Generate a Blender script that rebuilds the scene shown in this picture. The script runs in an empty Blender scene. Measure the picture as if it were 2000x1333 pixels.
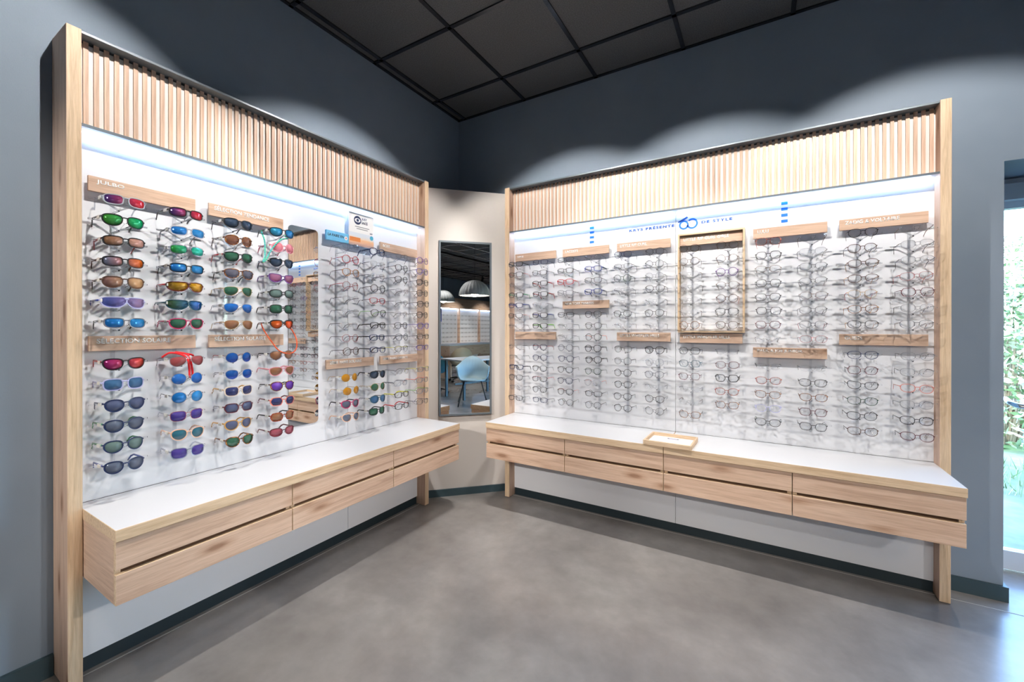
import bpy, bmesh, math, random
from mathutils import Vector, Matrix
random.seed(7)
SC = bpy.context.scene
COL = SC.collection
PI = math.pi

# ------------------------------------------------------------------ camera
cam_d = bpy.data.cameras.new('camera')
cam = bpy.data.objects.new('camera', cam_d)
COL.objects.link(cam)
cam.location = (2.3029, -2.9328, 1.3063)
cam.rotation_euler = (math.radians(90 - 0.13), 0, math.radians(30.893))
cam_d.sensor_width = 36.0
cam_d.lens = 815.54 / 2000 * 36
cam_d.shift_y = -(666.5 - 644.9) / 2000
cam_d.clip_start = 0.02
SC.camera = cam

# ------------------------------------------------------------------ world / exposure
W = bpy.data.worlds.new('sky'); SC.world = W
W.use_nodes = True
nt = W.node_tree
for n in list(nt.nodes): nt.nodes.remove(n)
wo = nt.nodes.new('ShaderNodeOutputWorld')
bg = nt.nodes.new('ShaderNodeBackground')
sky = nt.nodes.new('ShaderNodeTexSky')
sky.sky_type = 'NISHITA'; sky.sun_disc = False
sky.sun_elevation = math.radians(38); sky.sun_rotation = math.radians(200)
bg.inputs[1].default_value = 3.8
nt.links.new(sky.outputs[0], bg.inputs[0]); nt.links.new(bg.outputs[0], wo.inputs[0])
sun_l = bpy.data.lights.new('sun', 'SUN'); sun_l.energy = 4.5; sun_l.angle = .01; sun_l.color = (1, .96, .9)
sun = bpy.data.objects.new('sun', sun_l); COL.objects.link(sun)
sun.location = (6, -10, 12); sun.rotation_euler = Vector((.25, .74, -.72)).to_track_quat('-Z', 'Y').to_euler()
SC.view_settings.view_transform = 'Standard'
SC.view_settings.look = 'None'
SC.view_settings.exposure = 0.42
SC.view_settings.gamma = 1.0
SC.view_settings.use_curve_mapping = False
SC.cycles.caustics_reflective = False
SC.cycles.caustics_refractive = False
SC.cycles.max_bounces = 8
SC.cycles.diffuse_bounces = 4
SC.cycles.glossy_bounces = 4
SC.cycles.transparent_max_bounces = 24
SC.cycles.sample_clamp_indirect = 6.0
SPOT_W = 77.0  # display spots on the two wall tracks
FLOOR_FILL_W = 230.0      # fill spots added behind the camera, turned to the open floor
FRONT_FILL_W = 190.0      # fill spots added at the back, turned to the two displays       
ROOM_W = 120.0        # track spots further back in the shop
LED_E = 28.0          # light strips under the slatted headers
PENDANT_W = 14.0

# ------------------------------------------------------------------ helpers
def srgb(r, g, b):
    f = lambda c: (c/255/12.92) if c/255 <= .04045 else ((c/255+.055)/1.055)**2.4
    return (f(r), f(g), f(b), 1.0)

def link(o, parent=None):
    COL.objects.link(o)
    if parent is not None: o.parent = parent
    return o

def meta(o, label=None, cat=None, group=None, kind=None):
    if label: o['label'] = label
    if cat: o['category'] = cat
    if group: o['group'] = group
    if kind: o['kind'] = kind
    return o

def empty(name, loc=(0, 0, 0), rz=0.0, label=None, cat=None, group=None, kind=None):
    o = bpy.data.objects.new(name, None)
    o.empty_display_size = .05
    o.location = loc; o.rotation_euler = (0, 0, rz)
    link(o); return meta(o, label, cat, group, kind)

class MB:
    """collects quads and polygons, then links them as one mesh object"""
    def __init__(s): s.v = []; s.f = []; s.m = []
    def poly(s, pts, m=0):
        i = len(s.v); s.v += [tuple(p) for p in pts]; s.f.append(tuple(range(i, i+len(pts)))); s.m.append(m)
    def box(s, lo, hi, m=0, M=None):
        x0, y0, z0 = lo; x1, y1, z1 = hi
        P = [Vector(p) for p in ((x0,y0,z0),(x1,y0,z0),(x1,y1,z0),(x0,y1,z0),(x0,y0,z1),(x1,y0,z1),(x1,y1,z1),(x0,y1,z1))]
        if M is not None: P = [M @ p for p in P]
        i = len(s.v); s.v += [tuple(p) for p in P]
        s.f += [tuple(i+k for k in q) for q in ((0,3,2,1),(4,5,6,7),(0,1,5,4),(1,2,6,5),(2,3,7,6),(3,0,4,7))]
        s.m += [m]*6
    def tube(s, pts, r, n=8, m=0, closed=False, cap=True, flat=None):
        """r: radius or list; flat=(sx,sz) scales the section"""
        pts = [Vector(p) for p in pts]; N = len(pts)
        rr = r if isinstance(r, (list, tuple)) else [r]*N
        i0 = len(s.v); up = Vector((0, 0, 1)); prev = None
        for k, p in enumerate(pts):
            if closed: t = pts[(k+1) % N] - pts[k-1]
            else: t = pts[min(k+1, N-1)] - pts[max(k-1, 0)]
            t.normalize()
            if prev is None:
                a = t.cross(up if abs(t.z) < .9 else Vector((1, 0, 0))); a.normalize()
            else:
                a = prev - t*prev.dot(t)
                if a.length < 1e-6: a = t.cross(up)
                a.normalize()
            prev = a; b = a.cross(t)
            fa, fb = flat if flat else (1, 1)
            for j in range(n):
                an = 2*PI*j/n
                s.v.append(tuple(p + a*(math.cos(an)*rr[k]*fa) + b*(math.sin(an)*rr[k]*fb)))
        for k in range(N if closed else N-1):
            k2 = (k+1) % N
            for j in range(n):
                j2 = (j+1) % n
                s.f.append((i0+k*n+j, i0+k*n+j2, i0+k2*n+j2, i0+k2*n+j)); s.m.append(m)
        if cap and not closed:
            s.f.append(tuple(i0+j for j in range(n))[::-1]); s.m.append(m)
            s.f.append(tuple(i0+(N-1)*n+j for j in range(n))); s.m.append(m)
    def lathe(s, prof, n=24, c=(0, 0, 0), m=0):
        i0 = len(s.v)
        for r, z in prof:
            for j in range(n):
                a = 2*PI*j/n; s.v.append((c[0]+r*math.cos(a), c[1]+r*math.sin(a), c[2]+z))
        for k in range(len(prof)-1):
            for j in range(n):
                j2 = (j+1) % n
                s.f.append((i0+k*n+j, i0+k*n+j2, i0+(k+1)*n+j2, i0+(k+1)*n+j)); s.m.append(m)
    def mesh(s, name, mats, smooth=False, fix=True):
        me = bpy.data.meshes.new(name)
        me.from_pydata(s.v, [], s.f)
        for mt in (mats if isinstance(mats, (list, tuple)) else [mats]): me.materials.append(mt)
        me.polygons.foreach_set('material_index', s.m)
        if fix:
            bm = bmesh.new(); bm.from_mesh(me)
            bmesh.ops.recalc_face_normals(bm, faces=bm.faces); bm.to_mesh(me); bm.free()
        if smooth: me.polygons.foreach_set('use_smooth', [True]*len(me.polygons))
        me.update(); return me
    def build(s, name, mats, parent=None, smooth=False, fix=True):
        return link(bpy.data.objects.new(name, s.mesh(name, mats, smooth, fix)), parent)

def bev_box(name, lo, hi, mats, parent=None, r=.0015, side_mat=None):
    """a box with eased edges; side_mat(normal) -> slot"""
    b = MB(); b.box(lo, hi); me = b.mesh(name, mats)
    bm = bmesh.new(); bm.from_mesh(me)
    if r: bmesh.ops.bevel(bm, geom=list(bm.edges), offset=r, segments=1, affect='EDGES')
    if side_mat:
        for f in bm.faces: f.material_index = side_mat(f.normal)
    bm.to_mesh(me); bm.free()
    return link(bpy.data.objects.new(name, me), parent)

# ------------------------------------------------------------------ materials
MATS = {}
def newmat(name):
    m = bpy.data.materials.new(name); m.use_nodes = True
    t = m.node_tree; p = t.nodes['Principled BSDF']
    return m, t, p
def simple(name, col, rough=.5, metal=0.0, spec=.5, coat=0.0, emit=None, es=0.0):
    if name in MATS: return MATS[name]
    m, t, p = newmat(name)
    p.inputs['Base Color'].default_value = col
    p.inputs['Roughness'].default_value = rough
    p.inputs['Metallic'].default_value = metal
    p.inputs['Specular IOR Level'].default_value = spec
    p.inputs['Coat Weight'].default_value = coat
    if emit:
        p.inputs['Emission Color'].default_value = emit; p.inputs['Emission Strength'].default_value = es
    MATS[name] = m; return m
def ramp(t, stops):
    r = t.nodes.new('ShaderNodeValToRGB'); cr = r.color_ramp
    while len(cr.elements) > 1: cr.elements.remove(cr.elements[-1])
    cr.elements[0].position = stops[0][0]; cr.elements[0].color = stops[0][1]
    for p, c in stops[1:]:
        e = cr.elements.new(p); e.color = c
    return r
def coords(t, scale=(1, 1, 1), rot=(0, 0, 0), kind='Object'):
    tc = t.nodes.new('ShaderNodeTexCoord'); mp = t.nodes.new('ShaderNodeMapping')
    mp.inputs['Scale'].default_value = scale; mp.inputs['Rotation'].default_value = rot
    t.links.new(tc.outputs[kind], mp.inputs[0]); return mp.outputs[0]
def noise(t, vec, scale, detail=4, rough=.55, dist=0.0):
    n = t.nodes.new('ShaderNodeTexNoise'); n.inputs['Scale'].default_value = scale
    n.inputs['Detail'].default_value = detail; n.inputs['Roughness'].default_value = rough
    n.inputs['Distortion'].default_value = dist
    t.links.new(vec, n.inputs['Vector']); return n.outputs[0]
def bump(t, p, h, strength, dist=.001):
    b = t.nodes.new('ShaderNodeBump'); b.inputs['Strength'].default_value = strength; b.inputs['Distance'].default_value = dist
    t.links.new(h, b.inputs['Height']); t.links.new(b.outputs[0], p.inputs['Normal'])
def mixc(t, fac, a, b, mode='MIX'):
    m = t.nodes.new('ShaderNodeMix'); m.data_type = 'RGBA'; m.blend_type = mode
    for s, v in ((m.inputs['Factor'], fac), (m.inputs['A'], a), (m.inputs['B'], b)):
        if hasattr(v, 'links'): t.links.new(v, s)
        else: s.default_value = v
    return m.outputs['Result']

def wood(name, axis, light, mid, dark, knots=True, stripes=False):
    if name in MATS: return MATS[name]
    m, t, p = newmat(name)
    L, Sx = 1.3, 26.0
    sc = {'x': (L, Sx, Sx), 'y': (Sx, L, Sx), 'z': (Sx, Sx, L)}[axis]
    v = coords(t, sc)
    n1 = noise(t, v, 1.6 if not stripes else 3.2, 7, .62, .6)
    r = ramp(t, [(.28, dark), (.48, mid), (.72, light)])
    t.links.new(n1, r.inputs[0])
    v2 = coords(t, tuple(k*6 for k in sc))
    n2 = noise(t, v2, 1.5, 3, .6)
    r2 = ramp(t, [(.35, (.80, .78, .76, 1)), (.6, (1, 1, 1, 1))])
    t.links.new(n2, r2.inputs[0])
    c = mixc(t, .55, r.outputs[0], r2.outputs[0], 'MULTIPLY')
    if knots:
        k = {'x': (2.6, 9, 9), 'y': (9, 2.6, 9), 'z': (9, 9, 2.6)}[axis]
        vo = t.nodes.new('ShaderNodeTexVoronoi'); vo.inputs['Scale'].default_value = 1.15
        t.links.new(coords(t, k), vo.inputs['Vector'])
        rk = ramp(t, [(.07, (.40, .28, .21, 1)), (.15, (.80, .72, .66, 1)), (.26, (1, 1, 1, 1))])
        t.links.new(vo.outputs['Distance'], rk.inputs[0])
        c = mixc(t, .8, c, rk.outputs[0], 'MULTIPLY')
    t.links.new(c, p.inputs['Base Color'])
    p.inputs['Roughness'].default_value = .5
    p.inputs['Specular IOR Level'].default_value = .3
    bump(t, p, n2, .12, .0006)
    MATS[name] = m; return m

FACE = (srgb(226, 197, 174), srgb(212, 180, 156), srgb(186, 152, 129))
EDGE = (srgb(234, 209, 178), srgb(222, 194, 161), srgb(200, 169, 135))
wood_face = {a: wood('oak_face_'+a, a, *FACE) for a in 'xyz'}
wood_edge = {a: wood('oak_edge_'+a, a, *EDGE, knots=False, stripes=True) for a in 'xyz'}
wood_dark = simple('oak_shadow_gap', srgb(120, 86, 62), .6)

def wall_mat():
    m, t, p = newmat('slate_wall_cloth')
    v = coords(t)
    n = noise(t, v, 2.0, 3)
    r = ramp(t, [(.3, srgb(131, 144, 158)), (.7, srgb(141, 153, 166))])
    t.links.new(n, r.inputs[0]); t.links.new(r.outputs[0], p.inputs['Base Color'])
    p.inputs['Roughness'].default_value = .62
    p.inputs['Specular IOR Level'].default_value = .35
    wv = noise(t, coords(t, (1, 1, 9)), 90, 2)
    wh = noise(t, coords(t, (9, 9, 1)), 90, 2)
    ad = t.nodes.new('ShaderNodeMath'); ad.operation = 'ADD'
    t.links.new(wv, ad.inputs[0]); t.links.new(wh, ad.inputs[1])
    bump(t, p, ad.outputs[0], .25, .0008)
    return m
M_WALL = wall_mat()
M_BASE = simple('baseboard_paint', srgb(52, 72, 80), .4)
M_WHITE = simple('white_laminate', srgb(232, 233, 237), .35, spec=.4)
M_TOP = simple('white_worktop', srgb(218, 219, 223), .28, spec=.45)
M_BEIGE = simple('beige_panel', srgb(205, 198, 192), .6, spec=.3)
M_GREYMETAL = simple('grey_profile', srgb(104, 112, 118), .4, .3)
M_ALU = simple('brushed_aluminium', srgb(160, 160, 158), .35, .8)
M_CHROME = simple('chrome', srgb(205, 208, 210), .15, 1.0)
M_BLACK = simple('black_metal', srgb(22, 23, 25), .45, .3)
M_PLINTH = simple('plinth_dark', srgb(30, 44, 50), .45)
M_LED = simple('led_diffuser', (1, 1, 1, 1), .5, emit=(.48, .68, 1.0, 1), es=LED_E)
M_SLATBACK = simple('header_white', srgb(222, 216, 209), .55)
M_LETTER = simple('white_lettering', srgb(250, 250, 248), .5)
M_BLUE = simple('blue_vinyl', srgb(24, 112, 214), .45)
M_BLUED = simple('blue_vinyl_dark', srgb(40, 88, 165), .45)
M_NAVY = simple('navy_print', srgb(44, 56, 92), .5)
M_GREYTXT = simple('grey_print', srgb(150, 152, 156), .5)
M_SKYBLUE = simple('sky_blue_print', srgb(118, 196, 238), .5)
M_PAPER = simple('paper_white', srgb(244, 243, 241), .6)

def mirror_mat():
    m, t, p = newmat('mirror_silver')
    p.inputs['Base Color'].default_value = (.88, .9, .9, 1); p.inputs['Metallic'].default_value = 1
    p.inputs['Roughness'].default_value = 0.0
    return m
M_MIRROR = mirror_mat()

def clear_mat(name, tint, refl=.07, rough=.05):
    if name in MATS: return MATS[name]
    m = bpy.data.materials.new(name); m.use_nodes = True; t = m.node_tree
    for n in list(t.nodes): t.nodes.remove(n)
    o = t.nodes.new('ShaderNodeOutputMaterial'); mx = t.nodes.new('ShaderNodeMixShader')
    tr = t.nodes.new('ShaderNodeBsdfTransparent'); gl = t.nodes.new('ShaderNodeBsdfGlossy')
    tr.inputs[0].default_value = tint; gl.inputs['Roughness'].default_value = rough
    lw = t.nodes.new('ShaderNodeLayerWeight'); lw.inputs[0].default_value = .25
    ma = t.nodes.new('ShaderNodeMath'); ma.operation = 'MULTIPLY_ADD'
    ma.inputs[1].default_value = .5; ma.inputs[2].default_value = refl
    t.links.new(lw.outputs['Facing'], ma.inputs[0]); ma.use_clamp = True
    t.links.new(ma.outputs[0], mx.inputs[0]); t.links.new(tr.outputs[0], mx.inputs[1]); t.links.new(gl.outputs[0], mx.inputs[2])
    t.links.new(mx.outputs[0], o.inputs[0])
    MATS[name] = m; return m
M_ROD = clear_mat('clear_acrylic_rod', (.968, .972, .98, 1), .02, .05)
M_ACRYL, _t, _p = newmat('clear_acrylic')
_p.inputs['Base Color'].default_value = (.97, .98, 1, 1); _p.inputs['Transmission Weight'].default_value = 1
_p.inputs['Roughness'].default_value = 0; _p.inputs['IOR'].default_value = 1.13
M_LENS = clear_mat('demo_lens', (.975, .98, .985, 1), .01, .03)
M_GLASS = clear_mat('window_glass', (.86, .95, 1.0, 1), .03, .0)

def floor_mat():
    m, t, p = newmat('polished_concrete')
    v = coords(t)
    n1 = noise(t, v, 1.6, 5, .55, .3); n2 = noise(t, v, 9.0, 8, .62, 0); n3 = noise(t, v, 60, 3)
    r1 = ramp(t, [(.3, srgb(120, 116, 113)), (.55, srgb(142, 138, 135)), (.75, srgb(158, 154, 151))])
    t.links.new(n1, r1.inputs[0])
    r2 = ramp(t, [(.28, (.74, .735, .73, 1)), (.72, (.99, .99, .99, 1))])
    t.links.new(n2, r2.inputs[0])
    c = mixc(t, .75, r1.outputs[0], r2.outputs[0], 'MULTIPLY')
    t.links.new(c, p.inputs['Base Color'])
    p.inputs['Roughness'].default_value = .26
    p.inputs['Specular IOR Level'].default_value = .8
    bump(t, p, n3, .04, .0005)
    return m
def tile_mat():
    m, t, p = newmat('black_ceiling_tile')
    n = noise(t, coords(t), 160, 3)
    r = ramp(t, [(.35, srgb(80, 80, 81)), (.7, srgb(104, 104, 104))])
    t.links.new(n, r.inputs[0]); t.links.new(r.outputs[0], p.inputs['Base Color'])
    p.inputs['Roughness'].default_value = .9
    bump(t, p, n, .5, .002)
    return m

# ------------------------------------------------------------------ room shell
H = 2.4; HC = 3.14
XR, YB = 12.6, -8.0
def struct(name, b, mat, **k): return meta(b.build(name, mat, **k), kind='structure')
b = MB(); b.box((0, YB, -.12), (XR, .42, 0)); struct('floor', b, floor_mat())
b = MB(); b.box((-.2, YB-.2, 0), (0, .4, HC+.12)); struct('wall_left', b, M_WALL)
OPX0, OPX1, OPZ = 3.3, 5.4, 2.112
b = MB(); b.box((0, 0, 0), (OPX0, .4, HC+.12)); b.box((OPX0, 0, OPZ), (OPX1, .4, HC+.12)); b.box((OPX1, 0, 0), (XR, .4, HC+.12))
struct('wall_right', b, M_WALL)
b = MB(); b.box((0, YB-.2, 0), (XR, YB, HC+.12)); struct('wall_back', b, M_WALL)
b = MB(); b.box((XR, YB-.2, 0), (XR+.2, .4, HC+.12)); struct('wall_far', b, M_WALL)
# diagonal panel closing the corner
DC = .58
b = MB()
b.poly([(0.0, -DC, 0), (DC, 0.0, 0), (DC, 0.0, H), (0.0, -DC, H)])
b.poly([(0.0, -DC, 0), (0.0, -DC, H), (0, 0, H), (0, 0, 0)]); b.poly([(DC, 0, 0), (0, 0, 0), (0, 0, H), (DC, 0, H)])
b.poly([(0.0, -DC, H), (DC, 0, H), (0, 0, H)])
struct('wall_corner', b, M_BEIGE)
def diag(s, o, z):   # s along the panel (left to right), o out of it
    q = math.sqrt(.5); return (DC/2 + s*q + o*q, -DC/2 + s*q - o*q, z)
b = MB()
lo = -.385; hi = .385
for (z0, z1, o) in ((0, .055, .012),):
    P = [diag(lo, 0, z0), diag(hi, 0, z0), diag(hi, o, z0), diag(lo, o, z0), diag(lo, 0, z1), diag(hi, 0, z1), diag(hi, o, z1), diag(lo, o, z1)]
    i = len(b.v); b.v += P; b.f += [(0,1,2,3), (4,7,6,5), (0,4,5,1), (1,5,6,2), (2,6,7,3), (3,7,4,0)]; b.m += [0]*6
struct('baseboard_corner', b, M_BASE)
b = MB(); b.box((3.074, -.015, 0), (OPX0+.014, 0, .072)); b.box((OPX0, 0, 0), (OPX0+.014, .36, .072)); struct('baseboard_right', b, M_BASE)
b = MB(); b.box((0, YB, 0), (.015, -2.472, .08)); struct('baseboard_left', b, M_BASE)
# ceiling: slab, exposed grid and lay-in tiles
M_TILE = tile_mat(); M_TBAR = simple('ceiling_tee_black', srgb(84, 86, 92), .2, .8)
b = MB(); b.box((0, YB, HC+.03), (XR, 0, HC+.12)); ceil = struct('ceiling', b, M_BLACK)
gx = [0.076+.595*i for i in range(22)]; gy = [-.35-.595*i for i in range(14)]
gx = [g for g in gx if g < XR-.05]; gy = [g for g in gy if g > YB+.05]
b = MB()
for g in gx: b.box((g-.012, YB, HC-.004), (g+.012, 0, HC+.03))
for g in gy: b.box((0, g-.012, HC-.004), (XR, g+.012, HC+.03))
b.box((0, YB, HC-.004), (.02, 0, HC+.03)); b.box((0, -.02, HC-.004), (XR, 0, HC+.03))
b.build('ceiling_grid', M_TBAR, ceil)
xe = [0]+gx+[XR]; ye = [0]+gy+[YB]
tcache = {}
for i in range(len(xe)-1):
    for j in range(len(ye)-1):
        w = xe[i+1]-xe[i]-.02; d = ye[j]-ye[j+1]-.02
        k = (round(w, 3), round(d, 3))
        if k not in tcache:
            q = MB(); q.box((-w/2, -d/2, 0), (w/2, d/2, .02)); tcache[k] = q.mesh('tile', M_TILE)
        o = link(bpy.data.objects.new('tile', tcache[k]), ceil)
        o.location = ((xe[i]+xe[i+1])/2, (ye[j]+ye[j+1])/2, HC+.005)
# thin pale floor joints that run along the units
b = MB(); b.box((.112, -2.43, 0), (.1165, -.62, .0012)); struct('trim_1', b, simple('joint_pale', srgb(170, 166, 160), .5))
b = MB(); b.box((.62, -.1125, 0), (3.9, -.108, .0012)); struct('trim_2', b, MATS['joint_pale'])

# ------------------------------------------------------------------ wall display units
PF = .174; PQ = .096; PW = .04; SLD = .118
HZ0, HZ1 = 2.052, 2.385
LY0, LY1 = -2.470, -.583
RX0, RX1 = .588, 3.072
BF = .497; WZ = .648; WT = .0394; DZ = .397; SPLIT = (.513, .497)

class Frame:
    """u along the wall (left to right for the viewer), d out of the wall, z up"""
    def __init__(s, side): s.side = side
    def P(s, u, d, z): return (d, u, z) if s.side == 'L' else (u, -d, z)
    def box(s, u0, u1, d0, d1, z0, z1):
        a, c = s.P(u0, d0, z0), s.P(u1, d1, z1)
        return tuple(min(x, y) for x, y in zip(a, c)), tuple(max(x, y) for x, y in zip(a, c))
    @property
    def rz(s): return PI/2 if s.side == 'L' else 0.0
    @property
    def ax(s): return 'y' if s.side == 'L' else 'x'
    def front(s, n): return (n.x if s.side == 'L' else -n.y) > .9
FL, FR = Frame('L'), Frame('R')

def display_unit(F, u0, u1, seams, label):
    root = empty('display_unit', F.P((u0+u1)/2, PF/2, 0), 0, label, 'display unit')
    root['group'] = 'wall display units'
    inv = Matrix.Translation(Vector(root.location)).inverted()
    def put(o): o.parent = root; o.matrix_parent_inverse = inv; return o
    for a, c in ((u0, u0+PW), (u1-PW, u1)):
        lo, hi = F.box(a, c, .004, PF, .004, H)
        put(bev_box('post', lo, hi, [wood_face['z'], wood_edge['z']], r=.0012, side_mat=lambda n: 1 if F.front(n) else 0))
        q = MB(); q.lathe([(0, 0), (.009, 0), (.009, .006), (0, .006)], 10, F.P((a+c)/2, PF-.02, 0)); put(q.build('foot', M_BLACK))
    a, c = u0+PW, u1-PW
    ed = [a]+seams+[c]
    for k in range(len(ed)-1):
        lo, hi = F.box(ed[k]+(.001 if k else 0), ed[k+1]-(.001 if k < len(ed)-2 else 0), .05, PQ, .058, HZ0)
        put(bev_box('back_panel', lo, hi, M_WHITE, r=.0008))
    lo, hi = F.box(a, c, .03, .048, .0, H-.02); put(bev_box('carcass', lo, hi, M_GREYMETAL, r=0))
    lo, hi = F.box(a, c, .05, .088, .0, .058); put(bev_box('plinth', lo, hi, M_PLINTH, r=0))
    lo, hi = F.box(a, c, .05, SLD-.007, HZ0+.012, H-.02); hbd = put(bev_box('header_board', lo, hi, M_SLATBACK, r=0))
    lo, hi = F.box(a, c, .05, PF-.004, H-.012, H-.002); put(bev_box('top_cap', lo, hi, M_GREYMETAL, r=.001))
    lo, hi = F.box(a, c, PQ, PF-.004, HZ0, HZ0+.004); put(bev_box('header_shelf', lo, hi, M_WHITE, r=0))
    lo, hi = F.box(a, c, PF-.006, PF-.002, HZ0-.002, HZ0+.008); put(bev_box('shelf_trim', lo, hi, M_GREYMETAL, r=.0005))
    # slats
    pitch = .0293; n = int((c-a)/pitch); off = ((c-a)-n*pitch)/2 + pitch*.25
    q = MB(); lo, hi = F.box(-.0074, .0074, SLD-.007, SLD, HZ0+.004, H-.012); q.box(lo, hi)
    me = [wood('oak_slat_%d' % k, 'z', *[tuple(min(1, x*s) for x in t[:3])+(1,) for t in FACE], knots=(k == 1)) for k, s in enumerate((.98, 1.04, 1.1))]
    ms = [q.mesh('slat', m_) for m_ in me]
    for k in range(n):
        o = link(bpy.data.objects.new('slat', random.choice(ms)))
        o.location = F.P(a+off+pitch*(k+.25), 0, 0); o.parent = hbd
    # light strips: one per carcass, with a small gap between them
    ed2 = [a+.004]+seams+[c-.004]
    for k in range(len(ed2)-1):
        lo, hi = F.box(ed2[k]+.012, ed2[k+1]-.012, .102, .114, HZ0-.005, HZ0-.0005)
        put(bev_box('light_strip', lo, hi, M_LED, r=0))
    return root
display_unit(FL, LY0, LY1, [-1.23], 'oak framed wall display unit holding the sunglasses on the left wall')
display_unit(FR, RX0, RX1, [1.829], 'long oak framed wall display unit holding spectacles on the right wall')

# ------------------------------------------------------------------ worktops and drawer cabinets
def worktop(F, u0, u1, label):
    lo, hi = F.box(u0, u1, PQ+.0035, BF, WZ-WT, WZ)
    o = bev_box('worktop', lo, hi, [wood_edge[F.ax], M_TOP], r=.0012, side_mat=lambda n: 1 if n.z > .9 else 0)
    lo, hi = F.box(u0, u1, PQ+.0002, PQ+.0034, WZ-.01, WZ+.0006); bev_box('gap_strip', lo, hi, simple('gap_shade_dark', srgb(60, 60, 62), .6), o, r=0)  # dark strip paints the shade of the gap behind the worktop
    return meta(o, label, 'worktop', 'white worktops')
LA, LB = LY0+PW, LY1-PW
RA, RB = RX0+PW, RX1-PW
worktop(FL, LA, LB, 'white worktop with oak edge below the sunglasses on the left wall')
worktop(FR, RA, 1.8295, 'white oak edged worktop on right wall, half nearer the corner')
worktop(FR, 1.8325, RB, 'white oak edged worktop on right wall, half nearer the window')
def cabinet(F, u0, u1, label):
    root = empty('drawer_cabinet', F.P((u0+u1)/2, .3, DZ), 0, label, 'drawer cabinet', 'wall hung drawer cabinets')
    inv = Matrix.Translation(Vector(root.location)).inverted()
    def put(o): o.parent = root; o.matrix_parent_inverse = inv; return o
    g = .0018; zt = WZ-WT-.0008
    for a, c in ((u0+g, u0+.020), (u1-.020, u1-g)):
        lo, hi = F.box(a, c, PQ+.002, .471, DZ, zt)
        put(bev_box('side_panel', lo, hi, [wood_face['y' if F.side == 'R' else 'x'], wood_edge['z']], r=.0008, side_mat=lambda n: 1 if F.front(n) else 0))
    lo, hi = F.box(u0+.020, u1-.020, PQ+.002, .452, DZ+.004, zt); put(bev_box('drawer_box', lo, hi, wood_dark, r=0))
    for z0, z1 in ((SPLIT[0], zt-.002), (DZ, SPLIT[1])):
        lo, hi = F.box(u0+g, u1-g, .472, .490, z0, z1)
        put(bev_box('drawer_front', lo, hi, [wood_face[F.ax], wood_edge[F.ax]], r=.001, side_mat=lambda n: 0 if F.front(n) else 1))
    return root
for i, nm in enumerate(('nearest the tall left post', 'in the middle of the left bench', 'at the corner end of the left bench')):
    cabinet(FL, LA+(LB-LA)/3*i, LA+(LB-LA)/3*(i+1), 'oak two drawer cabinet '+nm)
for i, nm in enumerate(('at the corner end of the right bench', 'second from the corner under right worktop, left of the tray', 'third from the corner under right worktop, below the tray', 'at the window end of the right bench')):
    cabinet(FR, RA+(RB-RA)/4*i, RA+(RB-RA)/4*(i+1), 'oak two drawer cabinet '+nm)

# ------------------------------------------------------------------ lettering
def text_mesh(txt, width, height, mat, spacing=1.0, depth=.0006, name='lettering', bold=.02):
    cu = bpy.data.curves.new('tmp', 'FONT'); cu.body = txt; cu.size = 1; cu.space_character = spacing
    cu.resolution_u = 3; cu.offset = bold
    to = bpy.data.objects.new('tmp', cu); COL.objects.link(to)
    bpy.context.view_layer.update()
    me = bpy.data.meshes.new_from_object(to.evaluated_get(bpy.context.evaluated_depsgraph_get()))
    bpy.data.objects.remove(to)
    xs = [v.co.x for v in me.vertices]; ys = [v.co.y for v in me.vertices]
    sx = width/(max(xs)-min(xs)); sy = height/(max(ys)-min(ys)); x0 = min(xs); y0 = min(ys)
    for v in me.vertices: v.co = ((v.co.x-x0)*sx, 0, (v.co.y-y0)*sy)
    # give it thickness towards -y
    bm = bmesh.new(); bm.from_mesh(me)
    r = bmesh.ops.extrude_face_region(bm, geom=list(bm.faces))
    bmesh.ops.translate(bm, verts=[g for g in r['geom'] if isinstance(g, bmesh.types.BMVert)], vec=(0, -depth, 0))
    bmesh.ops.recalc_face_normals(bm, faces=bm.faces)
    bm.to_mesh(me); bm.free()
    me.materials.clear(); me.materials.append(mat); me.name = name
    return me
def letter(F, txt, u, d, z, width, height, mat, parent=None, inv=None, spacing=1.0, name='lettering', bold=.02):
    """height: cap height of the body (accents grow out of it)"""
    up = any(ch in txt for ch in 'ÉÈ')
    o = link(bpy.data.objects.new(name, text_mesh(txt, width, height*(1.27 if up else 1.0), mat, spacing, bold=bold)))
    o.location = F.P(u, d, z); o.rotation_euler = (0, 0, F.rz)
    if parent is not None:
        o.parent = parent
        if inv is not None: o.matrix_parent_inverse = inv
    return o

# ------------------------------------------------------------------ range signs
SD = .131
def sign(F, u0, z0, z1, txt, tw, label, w=.346, board=None, tmat=None, th=.019, tx=.022, tz=.028):
    root = empty('range_sign', F.P(u0+w/2, PQ, (z0+z1)/2), 0, label, 'sign', 'oak range signs')
    inv = Matrix.Translation(Vector(root.location)).inverted()
    lo, hi = F.box(u0, u0+w, SD-.012, SD, z0, z1)
    o = bd = bev_box('board', lo, hi, board or wood_face[F.ax], r=.0006); o.parent = root; o.matrix_parent_inverse = inv
    for k in (.2, .8):
        q = MB(); q.tube([F.P(u0+w*k, PQ, (z0+z1)/2), F.P(u0+w*k, SD-.012, (z0+z1)/2)], .006, 8)
        o = q.build('spacer', M_ALU); o.parent = root; o.matrix_parent_inverse = inv
    if txt: letter(F, txt, u0+tx, SD+.0002, z0+tz, tw, th, tmat or M_LETTER, bd)
    return root
ZT0, ZT1 = 1.829, 1.886
ZM0, ZM1 = 1.222, 1.279
LS = [-2.403, -2.004, -1.404, -1.004]
RS = [.655, 1.056, 1.457, 1.859, 2.259, 2.657]
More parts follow.
